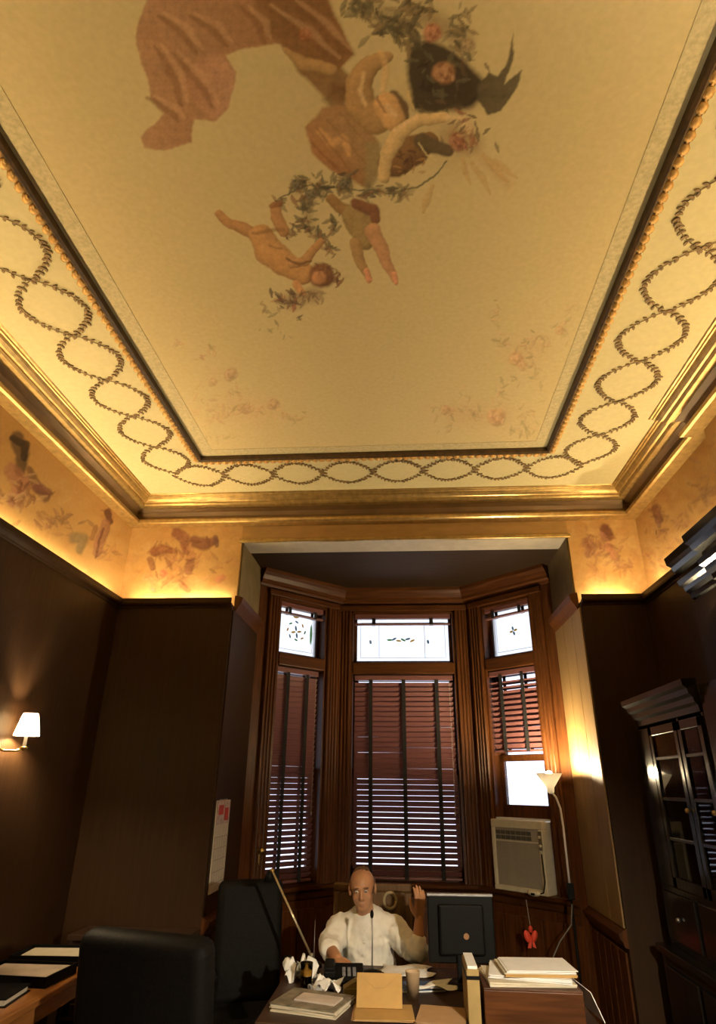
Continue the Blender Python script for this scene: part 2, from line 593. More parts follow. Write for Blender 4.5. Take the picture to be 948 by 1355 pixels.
def cove(p, q, label):
    t = thing('cove_lamp', label, 'light', (*p, 2.905))
    d = Vector(q) - Vector(p)
    n = d.normalized()
    MB().cyl((n.x * 0.03, n.y * 0.03, 0.018), (d.x - n.x * 0.03, d.y - n.y * 0.03, 0.018), 0.011, n=8).build('tube', cove_m, t)
    for e in (0.015, d.length - 0.015):
        c = n * e
        MB().cyl((c.x - n.x * 0.014, c.y - n.y * 0.014, 0.018), (c.x + n.x * 0.014, c.y + n.y * 0.014, 0.018), 0.014, n=8).build('end_cap', white_enamel, t)


yL = (XL + FL) / 2 - 0.005
yB_ = (YB + FB) / 2
yRt = (XR + FR) / 2
cove((yL, 4.44), (yL, 1.2), 'warm tube lamp hidden in the ledge below the left frieze')
cove((yL, 1.1), (yL, -2.1), 'warm tube lamp in the left ledge towards the rear wall')
cove((-2.15, yB_), (-1.34, yB_), 'warm tube lamp in the ledge left of the bay')
cove((1.34, yB_), (1.72, yB_), 'warm tube lamp in the ledge right of the bay')
cove((yRt, 4.44), (yRt, 3.3), 'warm tube lamp in the ledge between bay and chimney breast')
cove((1.765, 3.22), (1.765, 1.25), 'warm tube lamp in the ledge over the chimney breast')
cove((yRt, 1.1), (yRt, -2.1), 'warm tube lamp in the right ledge towards the rear wall')
cove((-2.1, -2.25), (1.7, -2.25), 'warm tube lamp in the ledge of the rear wall')


# ------------------------------------------------------------------ bay walls, windows, blinds
def fluted(u0, u1, d, nfl=3):
    """plan outline of a fluted casing board lying on the wall face (v = 0), proud towards the room"""
    w = u1 - u0
    pts = [(u0, 0.0), (u0, -d * 0.6), (u0 + 0.008, -d)]
    fw = (w - 0.03) / nfl
    for k in range(nfl):
        a = u0 + 0.015 + k * fw
        pts += [(a + fw * 0.12, -d), (a + fw * 0.28, -d + 0.008), (a + fw * 0.5, -d + 0.011), (a + fw * 0.72, -d + 0.008), (a + fw * 0.88, -d)]
    pts += [(u1 - 0.008, -d), (u1, -d * 0.6), (u1, 0.0)]
    return pts


ZT0, ZT1 = 2.625, 2.735        # transom bar
ZS = 0.90                      # window stool
ZH = 3.235                     # window head


def bay_window(idx, wname, org, rz, L, u0, u1, wlabel, label, kind):
    w = sempty(wname, (org[0], org[1], 0), rz, wlabel)
    T = 0.20
    for nm, m in (('pier', bx(0, u0, 0, T, 0, 3.45)), ('pier', bx(u1, L, 0, T, 0, 3.45)),
                  ('window_head_panel', bx(u0, u1, 0, T, ZH, 3.45)), ('apron', bx(u0, u1, 0, T, 0, 0.80))):
        m.build(nm, trim_wood, w)
    # apron boards under the stool
    nbd = max(3, int((L - 0.1) / 0.17))
    for k in range(nbd):
        a = 0.05 + k * (L - 0.1) / nbd
        bx(a + 0.004, a + (L - 0.1) / nbd - 0.004, -0.012, 0, 0.12, 0.74).build('apron_board', trim_wood, w, bevel=0.004)
    # crown mouldings under the bay ceiling
    MB().sweep([(L + 0.0, 0), (0.0, 0)], [(0, 3.30), (0.02, 3.305), (0.028, 3.325), (0.05, 3.335), (0.055, 3.36), (0.075, 3.395), (0.10, 3.42), (0.105, 3.45), (0, 3.45)]).build('crown_moulding', trim_wood_h, w)
    # window ------------------------------------------------------
    e = sempty('window_%d' % idx, (org[0], org[1], 0), rz, label)
    MB().prism(fluted(u0 - 0.125, u0, 0.030), ZS, ZH + 0.02).build('casing', trim_wood, e)
    MB().prism(fluted(u1, u1 + 0.125, 0.030), ZS, ZH + 0.02).build('casing', trim_wood, e)
    bx(u0 - 0.13, u1 + 0.13, -0.034, 0, ZH, ZH + 0.055).build('head_casing', trim_wood_h, e, bevel=0.006)
    MB().sweep([(u1 + 0.16, 0), (u0 - 0.16, 0)], [(0, ZS - 0.10), (0.012, ZS - 0.09), (0.02, ZS - 0.05), (0.05, ZS - 0.03), (0.075, ZS - 0.02), (0.08, ZS + 0.005), (0, ZS + 0.008), (-0.19, ZS + 0.008), (-0.19, ZS - 0.1)]).build('stool', trim_wood_h, e)
    jm = 0.022
    bx(u0, u0 + jm, 0.0, 0.19, ZS, ZH).build('jamb', trim_wood, e)
    bx(u1 - jm, u1, 0.0, 0.19, ZS, ZH).build('jamb', trim_wood, e)
    bx(u0, u1, 0.0, 0.19, ZH - jm, ZH).build('head_jamb', trim_wood_h, e)
    bx(u0 + jm, u1 - jm, -0.012, 0.17, ZT0, ZT1).build('transom_bar', trim_wood_h, e, bevel=0.008)
    a, b = u0 + jm, u1 - jm
    # transom light: sash, lead cames and art glass
    v0, v1 = 0.10, 0.135
    ts = bx(a, a + 0.03, v0, v1, ZT1, ZH - jm).box(b - 0.03, b, v0, v1, ZT1, ZH - jm).box(a, b, v0, v1, ZT1, ZT1 + 0.03).box(a, b, v0, v1, ZH - jm - 0.03, ZH - jm).build('transom_sash', trim_wood, e)
    ga, gb, gz0, gz1 = a + 0.03, b - 0.03, ZT1 + 0.03, ZH - jm - 0.03
    vm = 0.118

    def pane(x0, x1, z0, z1, m):
        bx(x0, x1, vm - 0.002, vm + 0.002, z0, z1).build('glass_piece', m, ts)

    def came(x0, z0, x1, z1, t=0.004):
        MB().cyl((x0, vm, z0), (x1, vm, z1), t, n=6).build('lead_came', lead_m, ts)
    bw = 0.035
    ia, ib, iz0, iz1 = ga + bw, gb - bw, gz0 + bw, gz1 - bw
    pane(ga, gb, gz0, iz0, white_glass)
    pane(ga, gb, iz1, gz1, white_glass)
    pane(ga, ia, iz0, iz1, white_glass)
    pane(ib, gb, iz0, iz1, white_glass)
    if kind == 'wide':
        q0, q1 = ia + (ib - ia) * 0.22, ia + (ib - ia) * 0.76
        pane(ia, q0, iz0, iz1, white_glass)
        pane(q0, q1, iz0, iz1, white_glass)
        pane(q1, ib, iz0, iz1, white_glass)
        came(q0, iz0, q0, iz1, 0.0025)
        came(q1, iz0, q1, iz1, 0.0025)
    else:
        pane(ia, ib, iz0, iz1, white_glass)
    for s_ in ((ia, iz0, ib, iz0), (ia, iz1, ib, iz1), (ia, iz0, ia, iz1), (ib, iz0, ib, iz1)):
        came(*s_, 0.002)
    # the small coloured ornament
    cx, cz = (ga + gb) / 2, (gz0 + gz1) / 2
    if kind == 'wide':
        cx -= 0.02
    orn = []
    if kind == 'wide':
        for k, dx in enumerate((-0.11, -0.065, -0.02, 0.025, 0.07, 0.115)):
            orn.append((cx + dx, cz + 0.010 * math.sin(k * 2.1), 0.028, 0.010, 0.5 * math.sin(k * 1.7), (green_glass, blue_glass, amber_glass)[k % 3]))
        for dx in (-0.30, 0.27):
            orn.append((cx + dx, cz - 0.02, 0.012, 0.022, 0.2, blue_glass))
    else:
        rr = 0.034 if kind == 'flower' else 0.024
        for k in range(4):
            t = PI / 2 * k + 0.2
            orn.append((cx + rr * math.cos(t), cz + rr * math.sin(t), 0.026 if kind == 'flower' else 0.02, 0.010, t, (amber_glass, blue_glass)[k % 2]))
        if kind == 'flower':
            for k in range(8):
                t = PI / 4 * k
                orn.append((cx + 0.10 * math.cos(t), cz + 0.085 * math.sin(t) + 0.01, 0.020, 0.008, t + 1.2, (green_glass, amber_glass, blue_glass)[k % 3]))
            orn.append((cx - 0.01, iz1 - 0.025, 0.035, 0.02, 0.1, amber_glass))
            orn.append((ib - 0.02, cz, 0.012, 0.1, 0.0, green_glass))
    for (x, z, rx, rz_, ang, m) in orn:
        mm = MB()
        poly = [(x + rx * math.cos(t) * math.cos(ang) - rz_ * math.sin(t) * math.sin(ang), z + rx * math.cos(t) * math.sin(ang) + rz_ * math.sin(t) * math.cos(ang)) for t in [2 * PI * k / 8 for k in range(8)]]
        mm.add([(p[0], vm - 0.007, p[1]) for p in poly] + [(p[0], vm - 0.003, p[1]) for p in poly],
               [tuple(range(8)), tuple(range(15, 7, -1))] + [(i, (i + 1) % 8, 8 + (i + 1) % 8, 8 + i) for i in range(8)])
        mm.build('art_glass_piece', m, ts)
    # sashes below
    sw = 0.045

    def sash(nm, z0, z1, v):
        s_ = bx(a, a + sw, v, v + 0.035, z0, z1).box(b - sw, b, v, v + 0.035, z0, z1).box(a, b, v, v + 0.035, z0, z0 + (0.10 if nm == 'lower_sash' else 0.05)).box(a, b, v, v + 0.035, z1 - 0.05, z1).build(nm, trim_wood, e)
        bx(a + sw, b - sw, v + 0.015, v + 0.019, z0 + 0.05, z1 - 0.05).build('pane', clear_glass, s_)
        return s_
    if kind == 'plain':
        sash('upper_sash', 1.86, ZT0, 0.135)
        sash('lower_sash', 1.415, 1.905, 0.095)
    else:
        sash('upper_sash', 1.74, ZT0, 0.135)
        sash('lower_sash', ZS + 0.008, 1.79, 0.095)
    return a, b


def blind(label, org, rz, a, b, ztop, zbot, tapes, tilt, v=0.045, name='venetian_blind', pitch=0.0445, cords=True, tiltfn=None):
    M = Matrix.Translation((org[0], org[1], 0)) @ Matrix.Rotation(rz, 4, 'Z')
    t = thing(name, label, 'blind', tuple(M @ Vector(((a + b) / 2, v, zbot))), rz)
    W = b - a
    h = ztop - zbot
    bx(-W / 2, W / 2, -0.024, 0.026, h - 0.045, h).build('head_rail', slat_wood, t, bevel=0.003)
    br = bx(-W / 2, W / 2, -0.022, 0.022, 0.0, 0.018).build('bottom_rail', slat_wood, t, bevel=0.004)
    n = int((h - 0.045 - 0.04) / pitch)
    sm = bx(-W / 2, W / 2, -0.025, 0.025, -0.0014, 0.0014).mesh('slat')
    sm.materials.append(slat_wood)
    rnd = random.Random(len(label))
    for k in range(n):
        o = link('slat', sm, None, t)
        z = 0.045 + pitch * k
        tl = tilt if tiltfn is None else tiltfn(z / h)
        o.location = (0, 0, z)
        o.rotation_euler = (-tl + rnd.uniform(-0.05, 0.05), rnd.uniform(-0.003, 0.003), 0)
    for x in tapes:
        for yy in (-0.029, 0.027):
            bx(x * W - 0.017, x * W + 0.017, yy, yy + 0.0015, 0.0, h - 0.04).build('ladder_tape', tape_mat, t)
    if cords:
        x = W / 2 - 0.035
        MB().tube([(x, -0.033, h - 0.04), (x + 0.002, -0.034, h * 0.5), (x, -0.034, h * 0.30)], 0.002, 6).build('pull_cord', cord_mat, t)
        MB().lathe([(0.001, 0.03), (0.006, 0.022), (0.008, 0.0), (0.001, -0.002)], (x, -0.034, h * 0.29), 8).build('cord_tassel', cord_mat, t, smooth=True)
    return t


S2 = math.sqrt(0.5)
LB = 0.7 / S2
A = ((-OX, 5.30), PI / 4, LB)
B = ((-0.60, 6.00), 0.0, 1.2)
C_ = ((0.60, 6.00), -PI / 4, LB)
ab1 = bay_window(1, 'wall_bay_left', A[0], A[1], A[2], 0.235, 0.795, 'wooden angled wall of the bay with the flower glass window', 'sash window with a flower motif in its art glass transom', 'flower')
ab2 = bay_window(2, 'wall_bay_middle', B[0], B[1], B[2], 0.085, 1.095, 'wooden end wall of the bay', 'wide sash window with long art glass transom', 'wide')
ab3 = bay_window(3, 'wall_bay_right', C_[0], C_[1], C_[2], 0.195, 0.755, 'wooden angled wall of the bay with the air conditioner', 'sash window with star motif transom above the air conditioner', 'plain')
tf = lambda q: 0.83 + 0.18 * max(0.0, min(1.0, (q - 0.08) / 0.42))
blind('dark wooden venetian blind closed in the window left of the wide one', A[0], A[1], ab1[0] + 0.012, ab1[1] - 0.045, ZT0 - 0.01, 0.925, (-0.24, 0.22), 0.4, tiltfn=tf)
blind('wide dark wooden venetian blind with three tapes behind the man', B[0], B[1], ab2[0] + 0.018, ab2[1] - 0.018, ZT0 - 0.01, 0.925, (-0.335, 0.0, 0.335), 0.4, tiltfn=tf)
blind('half raised dark wooden venetian blind above the air conditioner', C_[0], C_[1], ab3[0] + 0.012, ab3[1] - 0.012, ZT0 - 0.01, 1.925, (-0.24, 0.22), 0.4, cords=False, tiltfn=lambda q: 0.5 if q > 0.75 else 0.95)
for (o_, r_, L_), (a_, b_), lb in ((A, ab1, 'short raised blind above the flower motif transom'), (B, ab2, 'short raised blind above the wide transom'), (C_, ab3, 'short raised blind above the star motif transom')):
    blind(lb, o_, r_, a_ + 0.01, b_ - 0.01, ZH - 0.024, ZH - 0.13, (-0.3, 0.3), 0.2, name='transom_blind', pitch=0.03, cords=False)


# ------------------------------------------------------------------ wall and ceiling paintings (paint stored on a fine mesh)
def sketch_uv(P):
    """points of a wall or ceiling in the coordinates in which the figures were traced"""
    q = (P - np.array(EYE)) @ CR
    return IMG_W / 2 + F_PX * q[:, 0] / q[:, 2], IMG_H / 2 + F_PX * q[:, 1] / q[:, 2]


class Paint:
    def __init__(s, P, bg_photo, bg_albedo, seed=1):
        s.u, s.v = sketch_uv(P)
        s.k = np.asarray(bg_albedo, float) / lin(bg_photo)
        s.c = np.tile(np.asarray(bg_albedo, float), (len(P), 1))
        s.rnd = random.Random(seed)
        u, v = s.u.copy(), s.v.copy()
        s.u = u + 0.9 * np.sin(v * 0.15 + 1.1 * np.sin(u * 0.11)) + 0.3 * np.sin(v * 0.61 + u * 0.37)
        s.v = v + 0.9 * np.sin(u * 0.14 + 1.3 * np.sin(v * 0.13)) + 0.3 * np.sin(u * 0.57 - v * 0.41)
        s.tex = 0.5 * np.sin(u * 0.19 + 2.1 * np.sin(v * 0.16)) * np.sin(v * 0.22 + 1.7 * np.sin(u * 0.13)) + 0.5 * np.sin(u * 0.47 + 1.9 * np.sin(v * 0.39)) * np.sin(v * 0.51 + 1.6 * np.sin(u * 0.43))

    def pick(s, x0, x1, y0, y1):
        return np.nonzero((s.u > x0) & (s.u < x1) & (s.v > y0) & (s.v < y1))[0]

    def mix(s, idx, a, col, gain=None):
        c = np.minimum(lin(col) * s.k, 0.95)
        c = np.tile(c, (len(idx), 1))
        gain = (1.0 if gain is None else gain) * (1 + 0.16 * s.tex[idx])
        c = np.clip(c * gain[:, None], 0, 0.95)
        s.c[idx] = s.c[idx] * (1 - a[:, None]) + c * a[:, None]

    def limb(s, pts, rads, col, soft=0.3, alpha=1.0, form=0.36, rim=0.36, light=(-0.6, -0.8)):
        """a soft rounded stroke with painted form"""
        if not isinstance(rads, (list, tuple)):
            rads = [rads] * len(pts)
        R = max(rads) + 2
        xs = [p[0] for p in pts]
        ys = [p[1] for p in pts]
        idx = s.pick(min(xs) - R, max(xs) + R, min(ys) - R, max(ys) + R)
        if not len(idx):
            return
        u, v = s.u[idx], s.v[idx]
        best = np.full(len(idx), 9.0)
        off = np.zeros(len(idx))
        if len(pts) == 1:
            pts, rads = pts * 2, rads * 2
        for (p, q, r0, r1) in zip(pts[:-1], pts[1:], rads[:-1], rads[1:]):
            dx, dy = q[0] - p[0], q[1] - p[1]
            l2 = dx * dx + dy * dy + 1e-9
            t = np.clip(((u - p[0]) * dx + (v - p[1]) * dy) / l2, 0, 1)
            ox, oy = u - p[0] - t * dx, v - p[1] - t * dy
            r = r0 + (r1 - r0) * t
            d = np.hypot(ox, oy) / r
            w = d < best
            best = np.where(w, d, best)
            off = np.where(w, (ox * light[0] + oy * light[1]) / r, off)
        a = np.clip((1 - best) / soft, 0, 1)
        a = a * a * (3 - 2 * a) * alpha
        g = 1 + form * np.clip(off, -1, 1) - rim * np.clip(best, 0, 1) ** 3
        s.mix(idx, a, col, g)

    def poly(s, pts, col, soft=4.0, alpha=1.0, col2=None, axis=(1, 0)):
        xs = [p[0] for p in pts]
        ys = [p[1] for p in pts]
        idx = s.pick(min(xs) - soft, max(xs) + soft, min(ys) - soft, max(ys) + soft)
        if not len(idx):
            return
        u, v = s.u[idx], s.v[idx]
        ins = np.zeros(len(idx), bool)
        dist = np.full(len(idx), 1e9)
        n = len(pts)
        for i in range(n):
            (x0, y0), (x1, y1) = pts[i], pts[(i + 1) % n]
            cnd = ((y0 > v) != (y1 > v)) & (u < (x1 - x0) * (v - y0) / ((y1 - y0) + 1e-9) + x0)
            ins ^= cnd
            l2 = (x1 - x0) ** 2 + (y1 - y0) ** 2 + 1e-9
            t = np.clip(((u - x0) * (x1 - x0) + (v - y0) * (y1 - y0)) / l2, 0, 1)
            dist = np.minimum(dist, np.hypot(u - x0 - t * (x1 - x0), v - y0 - t * (y1 - y0)))
        sd = np.where(ins, dist, -dist)
        a = np.clip((sd + soft / 2) / soft, 0, 1) * alpha
        if col2 is None:
            s.mix(idx, a, col)
        else:
            t = u * axis[0] + v * axis[1]
            t = (t - t.min()) / max(1e-6, t.max() - t.min())
            c = lin(col)[None] * (1 - t[:, None]) + lin(col2)[None] * t[:, None]
            c = np.minimum(c * s.k * (1 + 0.18 * s.tex[idx])[:, None], 0.95)
            s.c[idx] = s.c[idx] * (1 - a[:, None]) + c * a[:, None]

    def line(s, pts, w, col, alpha=0.8):
        s.limb(pts, w, col, soft=0.8, alpha=alpha, form=0, rim=0)

    def leaves(s, c, spread, n, size, cols, alpha=0.9):
        for _ in range(n):
            x = c[0] + s.rnd.gauss(0, spread[0] * 0.55)
            y = c[1] + s.rnd.gauss(0, spread[1] * 0.55)
            t = s.rnd.uniform(0, PI)
            L = size * s.rnd.uniform(0.5, 1.2)
            s.limb([(x - L * math.cos(t), y - L * math.sin(t)), (x, y), (x + L * math.cos(t), y + L * math.sin(t))], [L * 0.25, L * 0.55, L * 0.2], s.rnd.choice(cols), alpha=alpha * s.rnd.uniform(0.5, 1), soft=0.5)

    def rose(s, c, r, col, dark, alpha=0.9):
        s.limb([c], [r], col, soft=0.4, alpha=alpha)
        for k in range(9):
            t = k * 2.4
            q = r * (0.15 + 0.07 * k)
            x, y = c[0] + q * math.cos(t), c[1] + q * math.sin(t)
            s.limb([(x, y), (x + r * 0.25 * math.cos(t + 1.6), y + r * 0.25 * math.sin(t + 1.6))], [r * 0.2, r * 0.13], dark if k % 2 else tuple(min(255, v + 14) for v in col), soft=0.7, alpha=alpha * 0.7)


def paint_mesh(name, P, nu, nv, paint, material, label, cat='painting'):
    me = bpy.data.meshes.new(name)
    n = nu * nv
    me.vertices.add(n)
    me.vertices.foreach_set('co', P.astype(np.float32).ravel())
    i = np.arange(nu * nv).reshape(nv, nu)
    q = np.stack([i[:-1, :-1], i[:-1, 1:], i[1:, 1:], i[1:, :-1]], -1).reshape(-1, 4)
    me.loops.add(q.size)
    me.loops.foreach_set('vertex_index', q.ravel().astype(np.int32))
    me.polygons.add(len(q))
    me.polygons.foreach_set('loop_start', (np.arange(len(q)) * 4).astype(np.int32))
    me.polygons.foreach_set('loop_total', np.full(len(q), 4, np.int32))
    me.update(calc_edges=True)
    at = me.attributes.new('paint', 'FLOAT_COLOR', 'POINT')
    at.data.foreach_set('color', np.concatenate([paint.c, np.ones((n, 1))], 1).astype(np.float32).ravel())
    me.materials.append(material)
    o = bpy.data.objects.new(name, me)
    COL.objects.link(o)
    tag(o, label, cat)
    return o


def grid(o, du, dv, nu, nv):
    o, du, dv = map(lambda a: np.array(a, float), (o, du, dv))
    a = np.linspace(0, 1, nu)
    b = np.linspace(0, 1, nv)
    return (o[None, None] + du[None, None] * a[None, :, None] + dv[None, None] * b[:, None, None]).reshape(-1, 3)


# --- ceiling painting
mx0, mx1, my0, my1 = RX0 + 0.115, RX1 - 0.10, 0.80, RY1 - 0.11
nu, nv = 520, 700
G = grid((mx0, my1, ZC - 0.004), (mx1 - mx0, 0, 0), (0, my0 - my1, 0), nu, nv)
pt = Paint(G, (178, 150, 85), (0.57, 0.47, 0.255), 5)
DRAPE, DRAPE_D, BROWN, FLESH, FLESH_L, FLESH_P = (150, 106, 60), (112, 74, 36), (112, 76, 34), (156, 116, 58), (184, 146, 78), (168, 118, 64)
DK, GREEN, GREEN2, OLV = (46, 34, 16), (80, 70, 38), (100, 86, 48), (120, 98, 50)
# large drapery
pt.poly([(182, 30), (205, -20), (425, -20), (468, 72), (448, 92), (400, 82), (372, 58), (335, 62), (298, 72), (313, 95), (303, 140), (283, 161), (256, 158), (254, 188), (222, 199), (190, 196), (186, 182), (218, 149), (200, 132), (194, 100), (180, 62)], DRAPE, 3, 0.95, (130, 84, 40))
pt.poly([(330, -20), (425, -20), (468, 72), (445, 95), (402, 80), (372, 58), (345, 30)], BROWN, 10, 0.8)
pt.poly([(292, 72), (313, 95), (303, 140), (283, 161), (262, 140), (240, 110), (262, 78)], (150, 102, 58), 6, 0.8, (170, 122, 74))
for a, b in (((225, 70), (282, 142)), ((205, 60), (240, 140)), ((195, 130), (235, 160)), ((250, 20), (300, 60)), ((210, 20), (260, 70)), ((350, 10), (440, 80)), ((380, 0), (455, 70)), ((320, 10), (350, 55))):
    pt.line([a, ((a[0] + b[0]) / 2 + 6, (a[1] + b[1]) / 2 - 2), b], [3, 11, 4], DRAPE_D, 0.55)
    pt.line([(a[0] + 9, a[1] - 3), ((a[0] + b[0]) / 2 + 16, (a[1] + b[1]) / 2 - 4), (b[0] + 9, b[1] - 4)], [3, 9, 3], (176, 130, 76), 0.45)
pt.rose((405, 45), 12, (158, 92, 46), (126, 78, 34), 0.5)
# brown limbs and cloth between drapery and child
pt.poly([(374, 60), (398, 72), (452, 88), (470, 110), (452, 140), (428, 128), (398, 98), (384, 78)], BROWN, 6, 0.9)
pt.limb([(378, 66), (402, 84), (440, 92)], [5, 11, 9], FLESH, 0.4)
pt.poly([(440, 110), (470, 118), (470, 150), (446, 150), (428, 132)], (96, 60, 26), 8, 0.85)
pt.poly([(405, 168), (428, 142), (452, 138), (480, 160), (502, 186), (503, 225), (484, 248), (468, 240), (440, 226), (412, 202)], (146, 92, 44), 4, 0.95, (120, 80, 38))
pt.limb([(425, 175), (440, 190), (455, 182), (462, 205)], [8, 10, 9, 6], (190, 132, 66), 0.8, 0.8)
for a, b in (((420, 170), (470, 235)), ((432, 158), (485, 215)), ((450, 150), (495, 200)), ((412, 190), (450, 225))):
    pt.line([a, b], 2.5, (112, 68, 30), 0.6)
pt.poly([(482, 186), (505, 190), (506, 228), (490, 250), (480, 245), (486, 215)], OLV, 5, 0.85)
# soft underpainting of the flower masses
for pts_, r_, c_, a_ in (([(478, 10), (540, 34)], 24, (124, 100, 54), .65), ([(556, 18), (612, 52)], 26, (118, 94, 50), .65), ([(585, 105), (612, 118)], 44, (78, 58, 28), .7),
                         ([(600, 182), (622, 190)], 27, (116, 84, 44), .65), ([(640, 212), (672, 244)], 14, (160, 124, 66), .45), ([(396, 246)], 18, (92, 76, 40), .65), ([(456, 246)], 19, (76, 60, 32), .75),
                         ([(404, 270), (412, 305)], 13, (118, 98, 52), .5), ([(384, 398), (416, 390)], 18, (108, 80, 44), .6), ([(425, 250)], 16, (110, 92, 50), .5), ([(500, 252), (545, 252)], 8, (104, 88, 48), .5),
                         ([(300, 540), (350, 545)], 34, (184, 142, 80), .35), ([(285, 498)], 24, (182, 142, 80), .35), ([(685, 470), (712, 460)], 30, (176, 138, 76), .35), ([(600, 548), (665, 548)], 26, (172, 134, 74), .35), ([(560, 130), (600, 200)], 50, (150, 120, 64), .4), ([(440, 160), (520, 220)], 60, (164, 134, 72), .3)):
    pt.limb(pts_, r_, c_, 0.95, a_, 0.0, 0.0)
# dark foliage mass and cornucopia
pt.poly([(540, 62), (568, 52), (600, 68), (628, 92), (648, 120), (625, 142), (575, 150), (548, 146), (540, 110)], DK, 8, 0.95)
pt.leaves((590, 110), (45, 40), 46, 8, [DK, (70, 54, 28), GREEN, (84, 60, 30)])
pt.limb([(520, 215), (545, 200), (570, 185)], [22, 24, 12], (112, 78, 36), 0.2)
pt.leaves((540, 215), (22, 18), 22, 5, [(88, 56, 26), (140, 98, 46), (72, 46, 22)])
pt.limb([(560, 188), (592, 200)], [14, 10], (84, 66, 34), 0.4)
pt.line([(555, 190), (564, 204), (578, 212)], 1.5, (186, 156, 86), 0.8)
# the child: back, thigh, arm
pt.limb([(512, 76), (490, 86), (474, 112), (478, 142), (500, 158)], [9, 15, 19, 22, 22], FLESH, 0.18)
pt.limb([(522, 126), (534, 140), (536, 160)], [10, 10, 6], (86, 60, 28), 0.5, 0.9)
pt.limb([(512, 140), (520, 158)], [20, 18], (188, 138, 70), 0.25)
pt.limb([(498, 128), (510, 148)], [3, 3], (120, 82, 38), 0.9, 0.7)
pt.limb([(508, 236), (512, 205), (530, 175), (556, 158), (588, 156)], [8, 11, 11, 9, 8], FLESH_L, 0.2)
pt.limb([(505, 70), (512, 95), (506, 120)], [6, 8, 5], (194, 148, 78), 0.7, 0.6)
pt.limb([(540, 122), (549, 146)], [2.5, 2], (186, 148, 76), 0.6, 0.7)
for pts_, r_ in (([(482, 96), (476, 118), (484, 138)], 5), ([(514, 142), (522, 152)], 7), ([(524, 172), (552, 154)], 4), ([(352, 318), (372, 338), (392, 352)], 6), ([(500, 318), (514, 350)], 4), ([(300, 290), (326, 302)], 3)):
    pt.limb(pts_, r_, (206, 164, 96), 0.95, 0.6, 0, 0)
# roses, leaves and the bird's tail
for (x, y), sp, n in (((480, 12), (22, 14), 22), ((520, 32), (26, 16), 30), ((545, 10), (28, 12), 20), ((612, 40), (16, 30), 22), ((545, 55), (16, 14), 18)):
    pt.leaves((x, y), sp, int(n * 1.6), 9, [GREEN, GREEN2, (70, 58, 30), (118, 94, 50)], 0.85)
pt.rose((573, 43), 16, (154, 98, 54), (112, 62, 34))
pt.rose((588, 97), 19, (150, 104, 54), (96, 56, 30))
pt.rose((620, 60), 12, (146, 116, 64), (116, 88, 48), 0.7)
pt.poly([(632, 128), (636, 108), (648, 96), (660, 100), (668, 88), (676, 66), (680, 44), (680, 72), (674, 96), (668, 112), (692, 93), (684, 116), (664, 146), (644, 152)], (66, 54, 28), 2.5, 0.95, (84, 70, 38))
pt.limb([(640, 118), (662, 124)], [12, 10], (80, 66, 36), 0.6, 0.7)
pt.limb([(596, 158), (612, 160), (622, 172)], [10, 12, 10], (182, 148, 84), 0.6, 0.8)
pt.rose((606, 188), 15, (140, 88, 48), (100, 58, 32))
pt.leaves((618, 180), (26, 24), 30, 7, [(104, 74, 38), (82, 62, 32), (150, 112, 60), (128, 74, 40)], 0.8)
for p, q, w in (((640, 205), (672, 240), 8), ((625, 215), (650, 256), 7), ((655, 210), (684, 236), 6), ((572, 245), (560, 282), 8), ((612, 210), (622, 244), 6)):
    pt.limb([p, ((p[0] + q[0]) / 2, (p[1] + q[1]) / 2), q], [w * 0.5, w, w * 0.3], (166, 128, 66), 0.6, 0.65)
# garland
gl_ = [(592, 214), (575, 232), (552, 248), (520, 256), (490, 252), (462, 250), (440, 248), (410, 246), (392, 250), (372, 262)]
pt.line(gl_, 1.6, (84, 74, 40), 0.9)
for (x, y), sp, n in (((396, 246), (13, 13), 18), ((456, 247), (13, 13), 18), ((425, 250), (14, 14), 14), ((490, 255), (14, 8), 10), ((525, 256), (18, 7), 10), ((405, 270), (10, 12), 12), ((404, 296), (12, 12), 12), ((425, 312), (14, 12), 12), ((438, 328), (10, 8), 8), ((386, 306), (8, 14), 6), ((440, 290), (10, 14), 8), ((372, 268), (10, 6), 6)):
    pt.leaves((x, y), sp, int(n * 1.5), 7, [(58, 50, 27), GREEN, (84, 70, 40), (110, 92, 50), (122, 84, 46)], 0.85)
for c in ((392, 244), (412, 258), (455, 244)):
    pt.rose(c, 9, (98, 84, 50), (60, 52, 30), 0.85)
# second child, seen from below
pt.limb([(438, 262), (450, 274), (466, 284)], [7, 9, 10], (136, 98, 46), 0.3)
pt.limb([(466, 286), (478, 300), (482, 318)], [16, 20, 14], (140, 110, 54), 0.2)
pt.limb([(472, 270), (494, 278), (497, 292)], [10, 11, 7], (110, 70, 36), 0.4)
pt.limb([(470, 322), (478, 348), (487, 366)], [9, 8, 5], (150, 112, 56), 0.25)
pt.limb([(494, 306), (508, 338), (522, 370)], [12, 10, 5], FLESH_P, 0.25)
pt.limb([(485, 358), (488, 370)], [5, 5], (186, 122, 70), 0.4)
pt.limb([(521, 362), (525, 374)], [5, 4], (186, 122, 70), 0.4)
